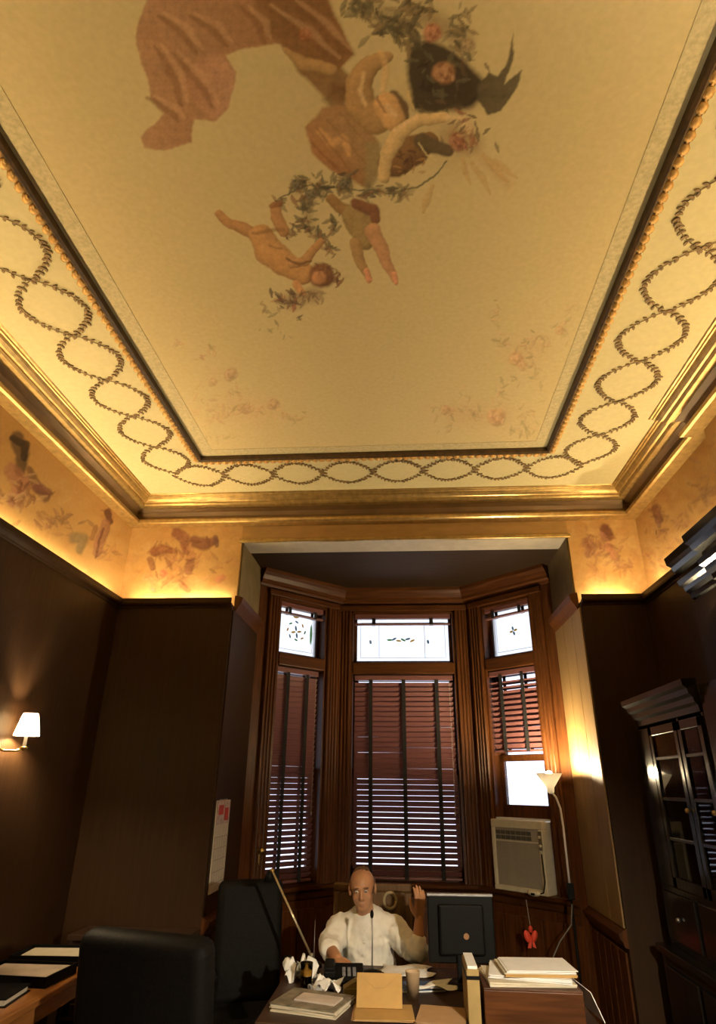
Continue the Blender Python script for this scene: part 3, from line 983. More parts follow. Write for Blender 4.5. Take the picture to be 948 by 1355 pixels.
# falling child
pt.limb([(289, 284), (306, 296), (334, 308)], [6, 7, 10], (158, 110, 54), 0.2)
pt.limb([(364, 274), (366, 288), (376, 306)], [8, 8, 9], (160, 112, 56), 0.2)
pt.limb([(358, 272), (372, 270)], [4, 5], (122, 78, 38), 0.5, 0.8)
pt.limb([(346, 312), (354, 330), (374, 348), (402, 362)], [17, 20, 19, 15], (170, 120, 58), 0.15)
pt.limb([(336, 308), (352, 306), (376, 304)], [4, 4, 4], (118, 78, 36), 0.8, 0.6)
pt.limb([(356, 324), (372, 330)], [2, 2], (120, 80, 38), 0.8, 0.6)
pt.limb([(388, 348), (404, 346), (416, 330), (424, 320)], [7, 8, 7, 5], (164, 116, 58), 0.2)
pt.limb([(380, 342), (398, 350), (412, 346)], [2.5, 3, 2], (96, 62, 30), 0.8, 0.8)
pt.limb([(426, 364)], [20], (112, 72, 36), 0.3)
pt.limb([(422, 368)], [12], (168, 112, 58), 0.4)
pt.leaves((432, 356), (14, 10), 14, 5, [(92, 58, 30), (128, 84, 42)], 0.8)
pt.leaves((446, 372), (4, 12), 10, 5, [(92, 58, 30), (116, 74, 38)], 0.8)
pt.limb([(392, 376), (402, 388)], [7, 5], (176, 122, 62), 0.4)
pt.leaves((382, 398), (18, 12), 32, 6, [(86, 62, 36), (112, 88, 50), (140, 86, 50), (74, 58, 34)], 0.85)
pt.leaves((412, 390), (22, 7), 18, 5, [(92, 66, 36), (120, 92, 52)], 0.8)
pt.leaves((352, 408), (14, 12), 10, 5, [(120, 100, 56), (140, 108, 60)], 0.7)
pt.leaves((365, 438), (16, 8), 7, 4, [(130, 112, 62)], 0.6)
pt.leaves((394, 422), (4, 4), 3, 4, [(86, 70, 40)], 0.9)
# fading corner flowers
PK = [(176, 130, 76), (166, 124, 74), (150, 122, 66), (186, 142, 82)]
for (x, y), sp, n, al in (((240, 458), (8, 8), 5, .6), ((268, 470), (12, 10), 9, .7), ((282, 462), (6, 8), 5, .7), ((262, 530), (8, 22), 12, .4), ((285, 540), (18, 18), 16, .45), ((318, 540), (16, 8), 14, .6), ((335, 545), (20, 8), 16, .6), ((315, 522), (10, 6), 8, .6), ((382, 552), (14, 6), 10, .5), ((400, 556), (14, 12), 9, .35), ((300, 578), (30, 6), 10, .4), ((275, 555), (12, 8), 8, .4)):
    pt.leaves((x, y), sp, n, 5, PK, al)
for c, r, a in (((305, 495), 11, .7), ((361, 535), 10, .7), ((282, 506), 8, .5), ((325, 541), 8, .5)):
    pt.rose(c, r, (166, 128, 74), (146, 108, 60), a)
for (x, y), sp, n, al in (((656, 415), (5, 18), 12, .55), ((664, 452), (12, 10), 10, .55), ((700, 455), (14, 10), 18, .7), ((720, 450), (12, 8), 8, .5), ((702, 478), (8, 8), 8, .7), ((712, 498), (10, 8), 8, .45), ((745, 438), (10, 10), 9, .5), ((755, 410), (8, 12), 7, .5), ((680, 505), (8, 8), 7, .5), ((620, 525), (12, 10), 8, .4), ((592, 545), (16, 8), 14, .6), ((630, 548), (16, 8), 12, .5), ((662, 525), (10, 18), 16, .5), ((700, 548), (18, 20), 18, .45), ((695, 572), (22, 8), 14, .45), ((590, 568), (14, 6), 6, .3)):
    pt.leaves((x, y), sp, n, 5, [(150, 124, 68), (166, 132, 76), (180, 136, 80), (134, 112, 62)], al)
for c, r, a in (((657, 552), 15, .75), ((684, 475), 12, .7), ((691, 484), 8, .5), ((742, 437), 7, .5), ((590, 543), 8, .5)):
    pt.rose(c, r, (176, 132, 74), (156, 114, 62), a)
mural_m = painted('ceiling_mural_paint')
paint_mesh('ceiling_painting', G, nu, nv, pt, mural_m, 'large ceiling painting of children, drapery, garlands and roses on cream', 'painting')

# --- frieze paintings
frz_m = painted('frieze_paint')
FA = (0.47, 0.285, 0.108)
FB_PH = (208, 142, 52)
zf0, zf1 = 2.905, 3.60


def frieze(o, du, nu, nv, label, fn, seed):
    G = grid(o, du, (0, 0, zf1 - zf0), nu, nv)
    p = Paint(G, FB_PH, FA, seed)
    # weathered ground
    for _ in range(130):
        k = p.rnd.randrange(len(G))
        p.limb([(p.u[k], p.v[k]), (p.u[k] + p.rnd.uniform(-14, 14), p.v[k] + p.rnd.uniform(-10, 10))], [p.rnd.uniform(4, 13)] * 2, p.rnd.choice([(196, 126, 42), (214, 152, 62), (190, 118, 44), (222, 160, 66)]), 0.9, 0.3, 0, 0)
    fn(p)
    paint_mesh('frieze_painting', G, nu, nv, p, frz_m, label)


BR1, BR2, BR3, RED = (150, 88, 34), (122, 66, 26), (168, 104, 44), (196, 96, 44)


def f_left(p):
    # dark haired figure and cloth near the left
    p.limb([(22, 580), (30, 600), (26, 622)], [12, 13, 9], (104, 70, 28), 0.5, .9)
    p.limb([(16, 580), (34, 588), (32, 606)], [5, 7, 6], (62, 40, 16), 0.5, .9)
    p.limb([(14, 622), (30, 640), (20, 662)], [12, 16, 14], (186, 112, 52), 0.5, .8)
    p.limb([(38, 620), (46, 638), (60, 660)], [6, 8, 8], (128, 78, 32), 0.6, .8)
    p.limb([(50, 645), (62, 652)], [10, 9], (136, 76, 38), 0.5, .8)
    p.leaves((24, 650), (26, 22), 40, 7, [BR1, BR2, (210, 150, 66), BR3], .7)
    p.leaves((80, 690), (34, 14), 34, 7, [BR1, BR3, (186, 116, 52), (150, 100, 40)], .6)
    p.limb([(98, 712), (110, 714), (106, 728)], [10, 11, 7], (142, 108, 46), 0.6, .8)
    p.limb([(143, 678), (146, 690)], [6, 6], (110, 58, 24), 0.5, .9)
    p.limb([(140, 694), (134, 712), (128, 732)], [8, 9, 7], (170, 104, 46), 0.4, .85)
    p.limb([(126, 698), (122, 712)], [5, 5], BR1, 0.6, .7)
    p.limb([(136, 700), (126, 738)], [2.5, 2.5], BR2, 0.7, .8)
    p.leaves((140, 725), (14, 12), 14, 6, [BR3, (190, 120, 50)], .6)


def f_backl(p):
    p.limb([(233, 705), (244, 712), (246, 728)], [9, 9, 7], (150, 84, 38), 0.5, .85)
    p.limb([(258, 716), (272, 720), (286, 716)], [10, 12, 6], (132, 74, 34), 0.5, .85)
    p.limb([(285, 712), (288, 722)], [5, 4], (120, 74, 40), 0.6, .8)
    p.limb([(205, 730), (216, 726), (230, 730)], [8, 9, 5], (150, 82, 32), 0.5, .85)
    p.limb([(198, 740), (202, 752)], [6, 5], BR1, 0.5, .8)
    p.limb([(252, 738), (250, 756)], [8, 7], (150, 88, 38), 0.5, .8)
    p.limb([(216, 758)], [8], RED, 0.7, .8)
    p.limb([(242, 776), (248, 780)], [6, 5], (196, 116, 44), 0.6, .9)
    p.limb([(202, 780)], [6], (196, 120, 60), 0.7, .7)
    p.limb([(296, 764), (290, 768)], [5, 6], (200, 110, 54), 0.7, .7)
    p.leaves((240, 740), (44, 26), 60, 7, [BR1, BR3, (206, 130, 50), BR2, (180, 108, 46)], .6)
    p.leaves((225, 765), (34, 14), 24, 6, [BR3, (210, 140, 60)], .5)


def f_backr(p):
    p.limb([(800, 700), (806, 708)], [9, 9], (122, 66, 28), 0.5, .9)
    p.limb([(796, 706), (802, 712)], [5, 5], (190, 118, 60), 0.6, .7)
    p.limb([(776, 716), (784, 724), (778, 734)], [8, 8, 6], (160, 100, 48), 0.6, .7)
    p.limb([(806, 722), (812, 738)], [8, 7], (200, 116, 54), 0.6, .7)
    p.leaves((790, 722), (24, 18), 40, 6, [BR1, BR3, (190, 116, 50)], .6)
    p.leaves((825, 748), (14, 12), 16, 6, [BR3, (170, 106, 44)], .6)
    p.leaves((795, 755), (20, 14), 18, 6, [(206, 134, 56), BR3], .5)


def f_right(p):
    p.limb([(868, 672), (872, 686)], [6, 8], (130, 76, 38), 0.5, .85)
    p.limb([(870, 690), (872, 696)], [4, 4], (160, 100, 50), 0.5, .7)
    p.leaves((872, 680), (10, 18), 18, 6, [BR1, BR3], .7)
    p.leaves((900, 700), (26, 22), 40, 7, [BR3, (210, 140, 62), (200, 128, 60), BR1], .5)
    p.leaves((935, 650), (20, 30), 30, 8, [BR3, (188, 130, 60), (176, 118, 50)], .5)
    p.leaves((870, 745), (20, 16), 20, 6, [BR3, (200, 120, 50)], .5)


frieze((FL + 0.003, 1.2, zf0), (0, FB - 1.2, 0), 430, 100, 'warm lit painted frieze with figures above the sconce wall', f_left, 11)
frieze((FL, FB - 0.003, zf0), (-OX - FL, 0, 0), 190, 100, 'painted frieze panel of entwined figures on the wider pier', f_backl, 12)
frieze((OX, FB - 0.003, zf0), (FR - OX, 0, 0), 110, 100, 'painted frieze panel with a child head on the narrow pier', f_backr, 13)
frieze((FR - 0.003, FB, zf0), (0, 3.25 - FB, 0), 180, 100, 'painted frieze panel above the bookcase', f_right, 14)
frieze((1.79 - 0.003, 3.25, zf0), (0, 1.2 - 3.25, 0), 220, 80, 'faded painted frieze panel over the chimney breast', lambda p: p.leaves((940, 620), (30, 40), 20, 8, [BR3, (188, 130, 60)], .5), 15)


# ------------------------------------------------------------------ lamps
shade_m = lampshade('cream_lampshade', (0.92, 0.85, 0.68), 0.65)
white_shade_m = lampshade('white_lampshade', (0.92, 0.90, 0.86), 0.5)
bulb_m = mat('sconce_bulb', (1, 0.9, 0.7), 0.5, emit=(1.0, 0.76, 0.45), estr=4600.0)
bulb3_m = mat('added_lamp_bulb', (1, 0.95, 0.9), 0.5, emit=(1.0, 0.84, 0.60), estr=9800.0)  # bulb of the added fill lamp
bulb2_m = mat('torch_bulb', (1, 0.95, 0.8), 0.5, emit=(1.0, 0.78, 0.45), estr=3800.0)


def sconce(wx, y, z, sgn, label, dy=-0.08, reach=0.19, bm=None):
    """wall sconce on the plane x = wx, arm towards sgn"""
    t = thing('wall_sconce', label, 'wall lamp', (wx, y, z))
    MB().lathe([(0.0, 0.012), (0.03, 0.012), (0.045, 0.004), (0.05, 0.0), (0.0, 0.0)], (0, 0, 0), 20, Matrix.Rotation(sgn * PI / 2, 4, 'Y')).build('backplate', brass, t, smooth=True)
    e = (sgn * reach, dy)
    MB().tube([(sgn * 0.01, 0, 0), (sgn * reach * 0.35, dy * 0.3, -0.012), (sgn * reach * 0.75, dy * 0.75, -0.012), (e[0], e[1], 0.004)], 0.007, 8).build('arm', brass, t, smooth=True)
    MB().lathe([(0.0, -0.012), (0.014, -0.004), (0.022, 0.008), (0.010, 0.014), (0.0, 0.014)], (e[0], e[1], 0.0), 16).build('drip_pan', brass, t, smooth=True)
    MB().cyl((e[0], e[1], 0.012), (e[0], e[1], 0.085), 0.0095, n=12).build('candle_sleeve', white_enamel, t)
    MB().ball((e[0], e[1], 0.115), (0.014, 0.014, 0.026), 12, 8).build('bulb', bm or bulb_m, t, smooth=True)
    MB().lathe([(0.066, 0.068), (0.0665, 0.068), (0.0385, 0.185), (0.038, 0.185)], (e[0], e[1], 0), 28).build('shade', shade_m, t, smooth=True)
    MB().cyl((e[0] - 0.037, e[1], 0.183), (e[0] + 0.037, e[1], 0.183), 0.0015, n=6).build('shade_wire', brass, t)
    return t


sconce(XL, 3.36, 1.812, 1, 'lit brass sconce with a small cream shade on the dark left wall', dy=0.11, reach=0.098)
# added lamp out of view, its hood turned to brighten desk and man
RLX, RLY = 0.86, 1.15
t = thing('added_fill_lamp', 'added black floor lamp with tilted metal hood, out of view, brightening the desk', 'lamp', (RLX, RLY, 0.013))
MB().lathe([(0.0, 0.0), (0.13, 0.0), (0.13, 0.012), (0.03, 0.028), (0.0, 0.028)], n=28).build('base', black_plastic, t, smooth=True)
MB().tube([(0, 0, 0.02), (0, 0, 1.0), (0, 0, 1.60), (-0.01, 0.02, 1.68), (-0.03, 0.055, 1.72)], 0.009, 10).build('pole', black_plastic, t, smooth=True)
tilt = Matrix.Rotation(math.atan2(0.92, -0.38), 4, 'Z') @ Matrix.Rotation(-0.56, 4, 'Y')
MB().lathe([(0.015, 0.02), (0.03, 0.015), (0.05, -0.02), (0.095, -0.10), (0.097, -0.10), (0.053, -0.016), (0.032, 0.02), (0.015, 0.025)], (-0.03, 0.075, 1.70), 28, tilt).build('hood', white_enamel, t, smooth=True)
bp = tilt @ Vector((0, 0, -0.03)) + Vector((-0.03, 0.075, 1.70))
MB().ball(bp, 0.026, 14, 10).build('bulb', bulb3_m, t, smooth=True)

# floor lamp with upturned white reflector at the edge of the bay
LX, LY = 1.125, 5.08
t = thing('floor_lamp', 'white gooseneck floor lamp with upturned cone shade beside the air conditioner', 'lamp', (LX, LY, 0.013))
MB().lathe([(0.0, 0.0), (0.12, 0.0), (0.12, 0.012), (0.03, 0.025), (0.0, 0.025)], n=28).build('base', black_plastic, t, smooth=True)
MB().cyl((0, 0, 0.02), (0, 0, 0.97), 0.009, n=12).build('pole', black_plastic, t, smooth=True)
bx(-0.022, 0.022, -0.02, 0.02, 0.93, 1.03).build('switch_box', black_plastic, t, bevel=0.004)
MB().tube([(0, 0, 1.02), (0.0, 0, 1.2), (0.0, 0, 1.38), (-0.006, 0, 1.50), (-0.03, 0, 1.575), (-0.062, 0, 1.612)], 0.0075, 10).build('gooseneck', white_enamel, t, smooth=True)
MB().lathe([(0.012, 1.60), (0.022, 1.61), (0.026, 1.64), (0.095, 1.735), (0.0955, 1.735), (0.028, 1.638), (0.024, 1.605), (0.012, 1.597)], (-0.062, 0, 0), 32).build('cone_shade', white_shade_m, t, smooth=True)
MB().ball((-0.062, 0, 1.718), (0.026, 0.026, 0.034), 14, 10).build('bulb', bulb2_m, t, smooth=True)
MB().cyl((-0.062, 0, 1.615), (-0.062, 0, 1.69), 0.014, n=12).build('socket', white_enamel, t)

struct(bx(1.455, 1.654, 2.75, 3.262, 0.013, 2.13).build('trim_5', black_wood, bevel=0.008), 'black mantel column beside the bookcase')

# ------------------------------------------------------------------ air conditioner in the right bay window
acM = (C_[0][0], C_[0][1], ZS + 0.009)
ca, sa = math.cos(C_[1]), math.sin(C_[1])
uc = 0.472
t = thing('air_conditioner', 'aged beige window air conditioner set under the raised sash', 'air conditioner', (acM[0] + uc * ca + 0.0, acM[1] + uc * sa, acM[2]), C_[1])
W2, HH = 0.245, 0.50
bx(-W2 + 0.006, W2 - 0.006, -0.04, 0.40, 0.0, HH - 0.01).build('body', ac_beige, t, bevel=0.006)
fr = MB()
fr.box(-W2, W2, -0.10, -0.04, HH - 0.06, HH).box(-W2, W2, -0.10, -0.04, 0.0, 0.035).box(-W2, -W2 + 0.03, -0.10, -0.04, 0.035, HH - 0.06).box(W2 - 0.045, W2, -0.10, -0.04, 0.035, HH - 0.06)
fr.build('front_frame', ac_beige, t, bevel=0.006)
bx(-W2 + 0.03, W2 - 0.045, -0.082, -0.042, 0.035, HH - 0.06).build('grille_backing', ac_grille, t)
for k in range(26):
    z = 0.045 + k * 0.0112
    bx(-W2 + 0.034, W2 - 0.049, -0.090, -0.082, z, z + 0.006).build('grille_fin', ac_grille, t) if k == 0 else copy_to([c for c in t.children if c.name.startswith('grille_fin')][0], t, loc=(0, 0, k * 0.0112))
bx(-W2 + 0.034, W2 - 0.049, -0.094, -0.082, 0.343, 0.352).build('grille_rail', ac_beige, t)
lv0 = None
for r in range(2):
    for c in range(7):
        x = -W2 + 0.038 + c * 0.049
        z = 0.358 + r * 0.036
        if lv0 is None:
            lv0 = bx(0, 0.042, -0.090, -0.083, 0, 0.028).build('vent_louver', mat('louver_dark', (0.10, 0.09, 0.07), 0.6), t, loc=(x, 0, z), bevel=0.002)
        else:
            copy_to(lv0, t, loc=(x, 0, z))
bx(W2 - 0.039, W2 - 0.008, -0.104, -0.10, 0.30, 0.43).build('control_panel', mat('panel_brown', (0.16, 0.13, 0.09), 0.5), t, bevel=0.002)
for k in range(2):
    MB().cyl((W2 - 0.023, -0.104, 0.33 + k * 0.06), (W2 - 0.023, -0.120, 0.33 + k * 0.06), 0.011, n=14).build('knob', ac_beige, t, smooth=True)
bx(-W2 - 0.02, W2 + 0.02, 0.0, 0.05, HH - 0.002, HH + 0.012).build('top_strip', white_enamel, t)


def wp(rzorg, u, v, z):
    o, r, _ = rzorg
    return Vector((o[0] + u * math.cos(r) - v * math.sin(r), o[1] + u * math.sin(r) + v * math.cos(r), z))


# things on the stool below it
p = wp(C_, 0.60, -0.075, 0)
t = thing('power_adapter', 'cream plug adapter lying on the sill below the air conditioner', 'adapter', (0.935, 5.425, 0.908), -0.6)
mm = MB()
mm.ball((0, 0, 0.022), (0.052, 0.030, 0.022), 16, 8)
mm.build('body', ac_beige, t, smooth=True)
bx(-0.012, 0.016, -0.034, -0.026, 0.012, 0.026).build('socket_slot', black_plastic, t)
MB().tube([(0.045, 0, 0.02), (0.075, 0.0, 0.03), (0.09, 0.01, 0.10), (0.075, 0.03, 0.28)], 0.005, 8).build('cord', black_plastic, t, smooth=True)
t = thing('hanging_ribbon', 'small red ribbon hanging from a cord below the sill', 'ribbon', (0.875, 5.36, 0.60))
mm = MB()
mm.ball((0, 0, 0.115), (0.016, 0.012, 0.022), 10, 6)
mm.ball((-0.026, 0, 0.070), (0.024, 0.012, 0.040), 12, 8, Matrix.Rotation(-0.35, 4, 'Y'))
mm.ball((0.022, 0, 0.072), (0.022, 0.012, 0.038), 12, 8, Matrix.Rotation(0.35, 4, 'Y'))
mm.build('bow', mat('red_ribbon', (0.80, 0.07, 0.03), 0.55), t, smooth=True)
MB().prism([(-0.030, 0.0), (-0.006, 0.0), (0.004, 0.06), (-0.012, 0.06)], -0.003, 0.003, Matrix.Rotation(PI / 2, 4, 'X')).prism([(0.008, 0.008), (0.030, 0.0), (0.012, 0.06), (0.0, 0.06)], -0.003, 0.003, Matrix.Rotation(PI / 2, 4, 'X')).build('tail', mat('red_ribbon', (0.80, 0.07, 0.03), 0.55), t)
MB().tube([(0, 0, 0.13), (-0.004, 0.02, 0.20), (-0.006, 0.05, 0.29)], 0.003, 6).build('cord', cord_mat, t, smooth=True)
tag(MB().tube([(1.12, 5.05, 0.92), (1.10, 5.05, 0.80), (1.02, 5.08, 0.70), (0.96, 5.05, 0.62), (0.93, 5.03, 0.50), (0.92, 5.02, 0.02)], 0.0045, 8).build('lamp_cord', mat('grey_flex', (0.16, 0.15, 0.13), 0.5), smooth=True),
    'grey flex running down from the gooseneck lamp to the floor', 'cord')
t = thing('brass_knob', 'small round brass knob on the casing of the flower motif window', 'knob', tuple(wp(A, 0.17, -0.030, 1.175)), A[1])
MB().lathe([(0.0, 0.0), (0.020, 0.0), (0.020, 0.006), (0.009, 0.012), (0.009, 0.025), (0.022, 0.032), (0.028, 0.045), (0.022, 0.058), (0.0, 0.062)], (0, 0, 0), 20, Matrix.Rotation(PI / 2, 4, 'X')).build('knob', brass, t, smooth=True)
bx(-0.008, 0.008, -0.012, 0.0, -0.10, -0.02).build('escutcheon', brass, t, bevel=0.003)

# calendar on the left reveal
t = thing('wall_calendar', 'tall cream wall calendar with red heading on the reveal left of the bay', 'calendar', (-OX + 0.013, 4.53, 0.995))
YW, ZHh = 0.34, 0.55
bx(0, 0.006, 0, YW, 0, ZHh).build('sheet_block', cream_paper, t)
bx(0.006, 0.0075, 0.0, YW, ZHh - 0.15, ZHh).build('picture_heading', mat('calendar_heading', (0.50, 0.40, 0.36), 0.7, vary=0.3, scale=30), t)
red_ink = mat('red_ink', (0.50, 0.05, 0.04), 0.7)
grey_ink = mat('grey_ink', (0.30, 0.26, 0.22), 0.7)
bx(0.0075, 0.0085, 0.05, 0.17, ZHh - 0.09, ZHh - 0.03).build('red_block', red_ink, t)
bx(0.0075, 0.0085, 0.20, 0.30, ZHh - 0.13, ZHh - 0.05).build('red_block', red_ink, t)
for k in range(5):
    bx(0.006, 0.0072, 0.02, YW - 0.02, 0.05 + k * 0.068, 0.053 + k * 0.068).build('ruled_line', grey_ink, t)
for k in range(6):
    bx(0.006, 0.0072, 0.02 + k * 0.06, 0.0225 + k * 0.06, 0.05, 0.325).build('ruled_line', grey_ink, t)
MB().cyl((0, YW / 2 - 0.1, ZHh + 0.004), (0, YW / 2 + 0.1, ZHh + 0.004), 0.004, n=8).build('wire_binding', steel, t)

# ------------------------------------------------------------------ bookcase on the right wall
BX, BY0, BY1 = 1.46, 3.275, 4.21
t = thing('bookcase', 'tall black glazed bookcase with moulded cornice against the right wall', 'bookcase', (BX, BY0, 0.013))
DZ = 0.013
BW, BL = 1.755 - BX, BY1 - BY0


def bc(x0, x1, y0, y1, z0, z1, nm, par=t, m=black_wood, bev=0.004):
    return bx(x0, x1, y0, y1, z0 - DZ, z1 - DZ).build(nm, m, par, bevel=bev)


bc(BW - 0.015, BW, 0, BL, 0.10, 2.06, 'back_panel')
for y in (0, 0.305, BL - 0.03):
    bc(0.0, BW - 0.015, y, y + 0.03, 0.80, 2.06, 'upright')
bc(-0.06, BW, 0.0, BL + 0.02, 0.013, 0.83, 'base_cabinet')
bc(-0.085, BW, 0.0, BL + 0.04, 0.83, 0.865, 'counter_top')
bc(0.0, BW, 0.0, BL, 2.02, 2.06, 'top_board')
MB().sweep([(0, 0.0), (0, BL - 0.06), (BW, BL - 0.06)], [(0, 1.985), (0.012, 1.99), (0.016, 2.02), (0.03, 2.035), (0.034, 2.06), (0.05, 2.075), (0.055, 2.10), (0.072, 2.115), (0.076, 2.145), (0, 2.15)]).build('cornice', black_wood, t)
bc(0.0, BW, 0, BL - 0.06, 2.04, 2.135, 'cornice_core')
shz = (1.195, 1.40, 1.60, 1.81)
for z in shz[1:]:
    bc(0.02, BW - 0.015, 0.03, BL - 0.03, z - 0.011, z + 0.007, 'shelf', bev=0.002)
for dy0, dy1 in ((0.02, 0.315), (0.325, BL - 0.20)):
    d = bc(-0.012, 0.012, dy0, dy0 + 0.045, 1.16, 1.985, 'door')
    for a_ in (((dy1 - 0.045, dy1, 1.16, 1.985)), (dy0, dy1, 1.16, 1.215), (dy0, dy1, 1.935, 1.985)):
        bc(-0.012, 0.012, a_[0], a_[1], a_[2], a_[3], 'door_rail', d)
    bc(-0.002, 0.002, dy0 + 0.04, dy1 - 0.04, 1.21, 1.94, 'pane', d, case_glass, 0)
    for z in (1.40, 1.60, 1.81):
        bc(-0.010, 0.008, dy0 + 0.04, dy1 - 0.04, z - 0.009, z + 0.009, 'muntin', d, black_wood, 0.003)
    MB().ball((-0.024, dy0 + 0.02, 1.55 - DZ), 0.012, 10, 6).build('knob', brass, d, smooth=True)
bc(-0.012, 0.012, BL - 0.195, BL, 1.16, 1.985, 'side_stile')
bc(-0.01, BW, 0.0, BL, 0.865, 1.16, 'drawer_chest')
for y0 in (0.02, 0.49):
    d = bc(-0.022, -0.01, y0, y0 + 0.42, 0.90, 1.13, 'drawer')
    MB().ball((-0.034, y0 + 0.21, 1.015 - DZ), 0.012, 10, 6).build('knob', steel, d, smooth=True)
    bc(-0.074, -0.06, y0, y0 + 0.42, 0.10, 0.78, 'base_door', bev=0.006)

bkcols = [((0.10, 0.02, 0.012), 'dark red'), ((0.16, 0.10, 0.05), 'brown'), ((0.30, 0.25, 0.17), 'tan'), ((0.04, 0.05, 0.035), 'dark green'), ((0.42, 0.39, 0.33), 'pale grey'), ((0.03, 0.03, 0.04), 'black')]
bk_m = [mat('book_cloth_%s' % n.replace(' ', '_'), c, 0.6, vary=0.1, scale=40) for c, n in bkcols]
shelf_names = {1.21: 'bottom', 1.40: 'second', 1.60: 'third', 1.81: 'top'}
rnd = random.Random(21)


def book(loc, th, dp, hh, ci, label, group, rz=0.0, lean=0.0):
    b = thing('book', label, 'book', loc, rz, group)
    b.rotation_euler = (lean, 0, rz)
    m = MB()
    m.box(0, dp, 0, 0.003, 0, hh).box(0, dp, th - 0.003, th, 0, hh).box(0, 0.004, 0, th, 0, hh)
    m.build('cover', bk_m[ci], b)
    bx(0.004, dp - 0.004, 0.003, th - 0.003, 0.004, hh - 0.004).build('pages', cream_paper, b)
    for z in (0.18, 0.8):
        bx(-0.0008, 0.0, 0.0, th, hh * z, hh * z + 0.006).build('spine_band', brass, b)


for zi, z in enumerate((1.215 - 0.0, 1.408, 1.608, 1.818)):
    for y0, y1 in ((0.035, 0.30), (0.34, BL - 0.04)):
        y = y0 + 0.01
        dense = (0.95, 0.75, 1.0, 0.35)[zi]
        while y < y1 - 0.05:
            th = rnd.uniform(0.026, 0.05)
            if rnd.random() < dense:
                ci = rnd.choice((0, 1, 2, 3, 4, 5) if zi == 2 else (0, 1, 3, 5, 5))
                book((BX + 0.05, BY0 + y, (1.168 if zi == 0 else z)), th, 0.16, rnd.uniform(0.135, 0.165), ci,
                     '%s %s cloth book on the %s shelf of the black bookcase' % ('slim' if th < 0.033 else ('thick' if th > 0.042 else 'medium'), bkcols[ci][1], ('bottom', 'second', 'third', 'top')[zi]), 'books in the black bookcase')
            y += th + 0.002


# ------------------------------------------------------------------ desk
DTOP = 0.76
t = thing('desk', 'dark walnut pedestal desk cluttered with papers in front of the bay', 'desk', (-0.02, 3.58, 0.013))
Zd = DTOP - 0.013
bx(-0.62, 0.80, -0.47, 0.46, Zd - 0.035, Zd).build('desk_top', desk_wood, t, bevel=0.006)
for sx in (-1, 1):
    x0 = -0.59 if sx < 0 else 0.34
    bx(x0, x0 + 0.42, -0.44, 0.43, 0.03, Zd - 0.035).build('pedestal', desk_wood, t, bevel=0.004)
    for k in range(3):
        d = bx(x0 + 0.02, x0 + 0.40, 0.43, 0.445, 0.07 + k * 0.215, 0.265 + k * 0.215).build('drawer', desk_wood, t, bevel=0.004)
        MB().ball((x0 + 0.21, 0.458, 0.165 + k * 0.215), 0.014, 10, 6).build('knob', brass, d, smooth=True)
bx(-0.17, 0.34, -0.40, -0.37, 0.12, Zd - 0.035).build('modesty_panel', desk_wood, t)
bx(-0.60, 0.78, -0.455, 0.445, 0.0, 0.03).build('plinth', desk_wood, t)

# monitor, seen from behind
t = thing('computer_monitor', 'black flat computer monitor seen from behind on the desk', 'monitor', (0.263, 3.74, DTOP), 0.05)
bx(-0.168, 0.168, -0.008, 0.02, 0.085, 0.375).build('screen_housing', black_plastic, t, bevel=0.006)
bx(-0.115, 0.115, -0.034, -0.008, 0.12, 0.34).build('rear_housing', black_plastic, t, bevel=0.012)
bx(-0.170, 0.170, -0.010, 0.022, 0.372, 0.384).build('top_bezel', mat('silver_bezel', (0.42, 0.42, 0.44), 0.3, metal=0.5), t, bevel=0.003)
bx(-0.155, 0.155, 0.0195, 0.0215, 0.10, 0.36).build('screen', black_gloss, t)
MB().cyl((0.02, -0.036, 0.205), (0.02, -0.033, 0.205), 0.014, n=18).build('emblem', mat('emblem_copper', (0.55, 0.30, 0.16), 0.25, metal=0.8), t)
bx(-0.03, 0.03, -0.03, 0.0, 0.008, 0.15).build('stand_neck', black_plastic, t, bevel=0.006)
MB().lathe([(0.0, 0.0), (0.11, 0.0), (0.11, 0.006), (0.03, 0.014), (0.0, 0.014)], (0, -0.01, 0), 28).build('stand_foot', black_plastic, t, smooth=True)

# wooden file box with a pile of papers
t = thing('file_box', 'brown wooden file box on the desk carrying a pile of papers', 'box', (0.505, 3.30, DTOP), -0.02)
for a_ in ((-0.20, 0.20, -0.155, -0.140, 0, 0.125), (-0.20, 0.20, 0.140, 0.155, 0, 0.125), (-0.20, -0.185, -0.14, 0.14, 0, 0.125), (0.185, 0.20, -0.14, 0.14, 0, 0.125)):
    bx(*a_).build('side_board', trim_wood_h, t, bevel=0.003)
bx(-0.185, 0.185, -0.14, 0.14, 0, 0.012).build('bottom_board', trim_wood_h, t)
bx(-0.2, 0.2, -0.155, 0.155, 0.125, 0.131).build('lid', trim_wood_h, t, bevel=0.002)


def sheaf(name, label, cat, loc, rz, w, d, h, m, n=5, seed=0, group=None, edge=None):
    """a pile of slightly shifted sheets"""
    r_ = random.Random(seed)
    o = thing(name, label, cat, loc, rz, group)
    for k in range(n):
        z0, z1 = h * k / n, h * (k + 1) / n
        q = bx(-w / 2, w / 2, -d / 2, d / 2, z0 + 0.0003, z1 - 0.0003).build('sheet_layer', m if (k == n - 1 or edge is None) else edge, o)
        q.location = (r_.uniform(-0.006, 0.006), r_.uniform(-0.006, 0.006), 0)
        q.rotation_euler = (0, 0, r_.uniform(-0.04, 0.04))
    return o


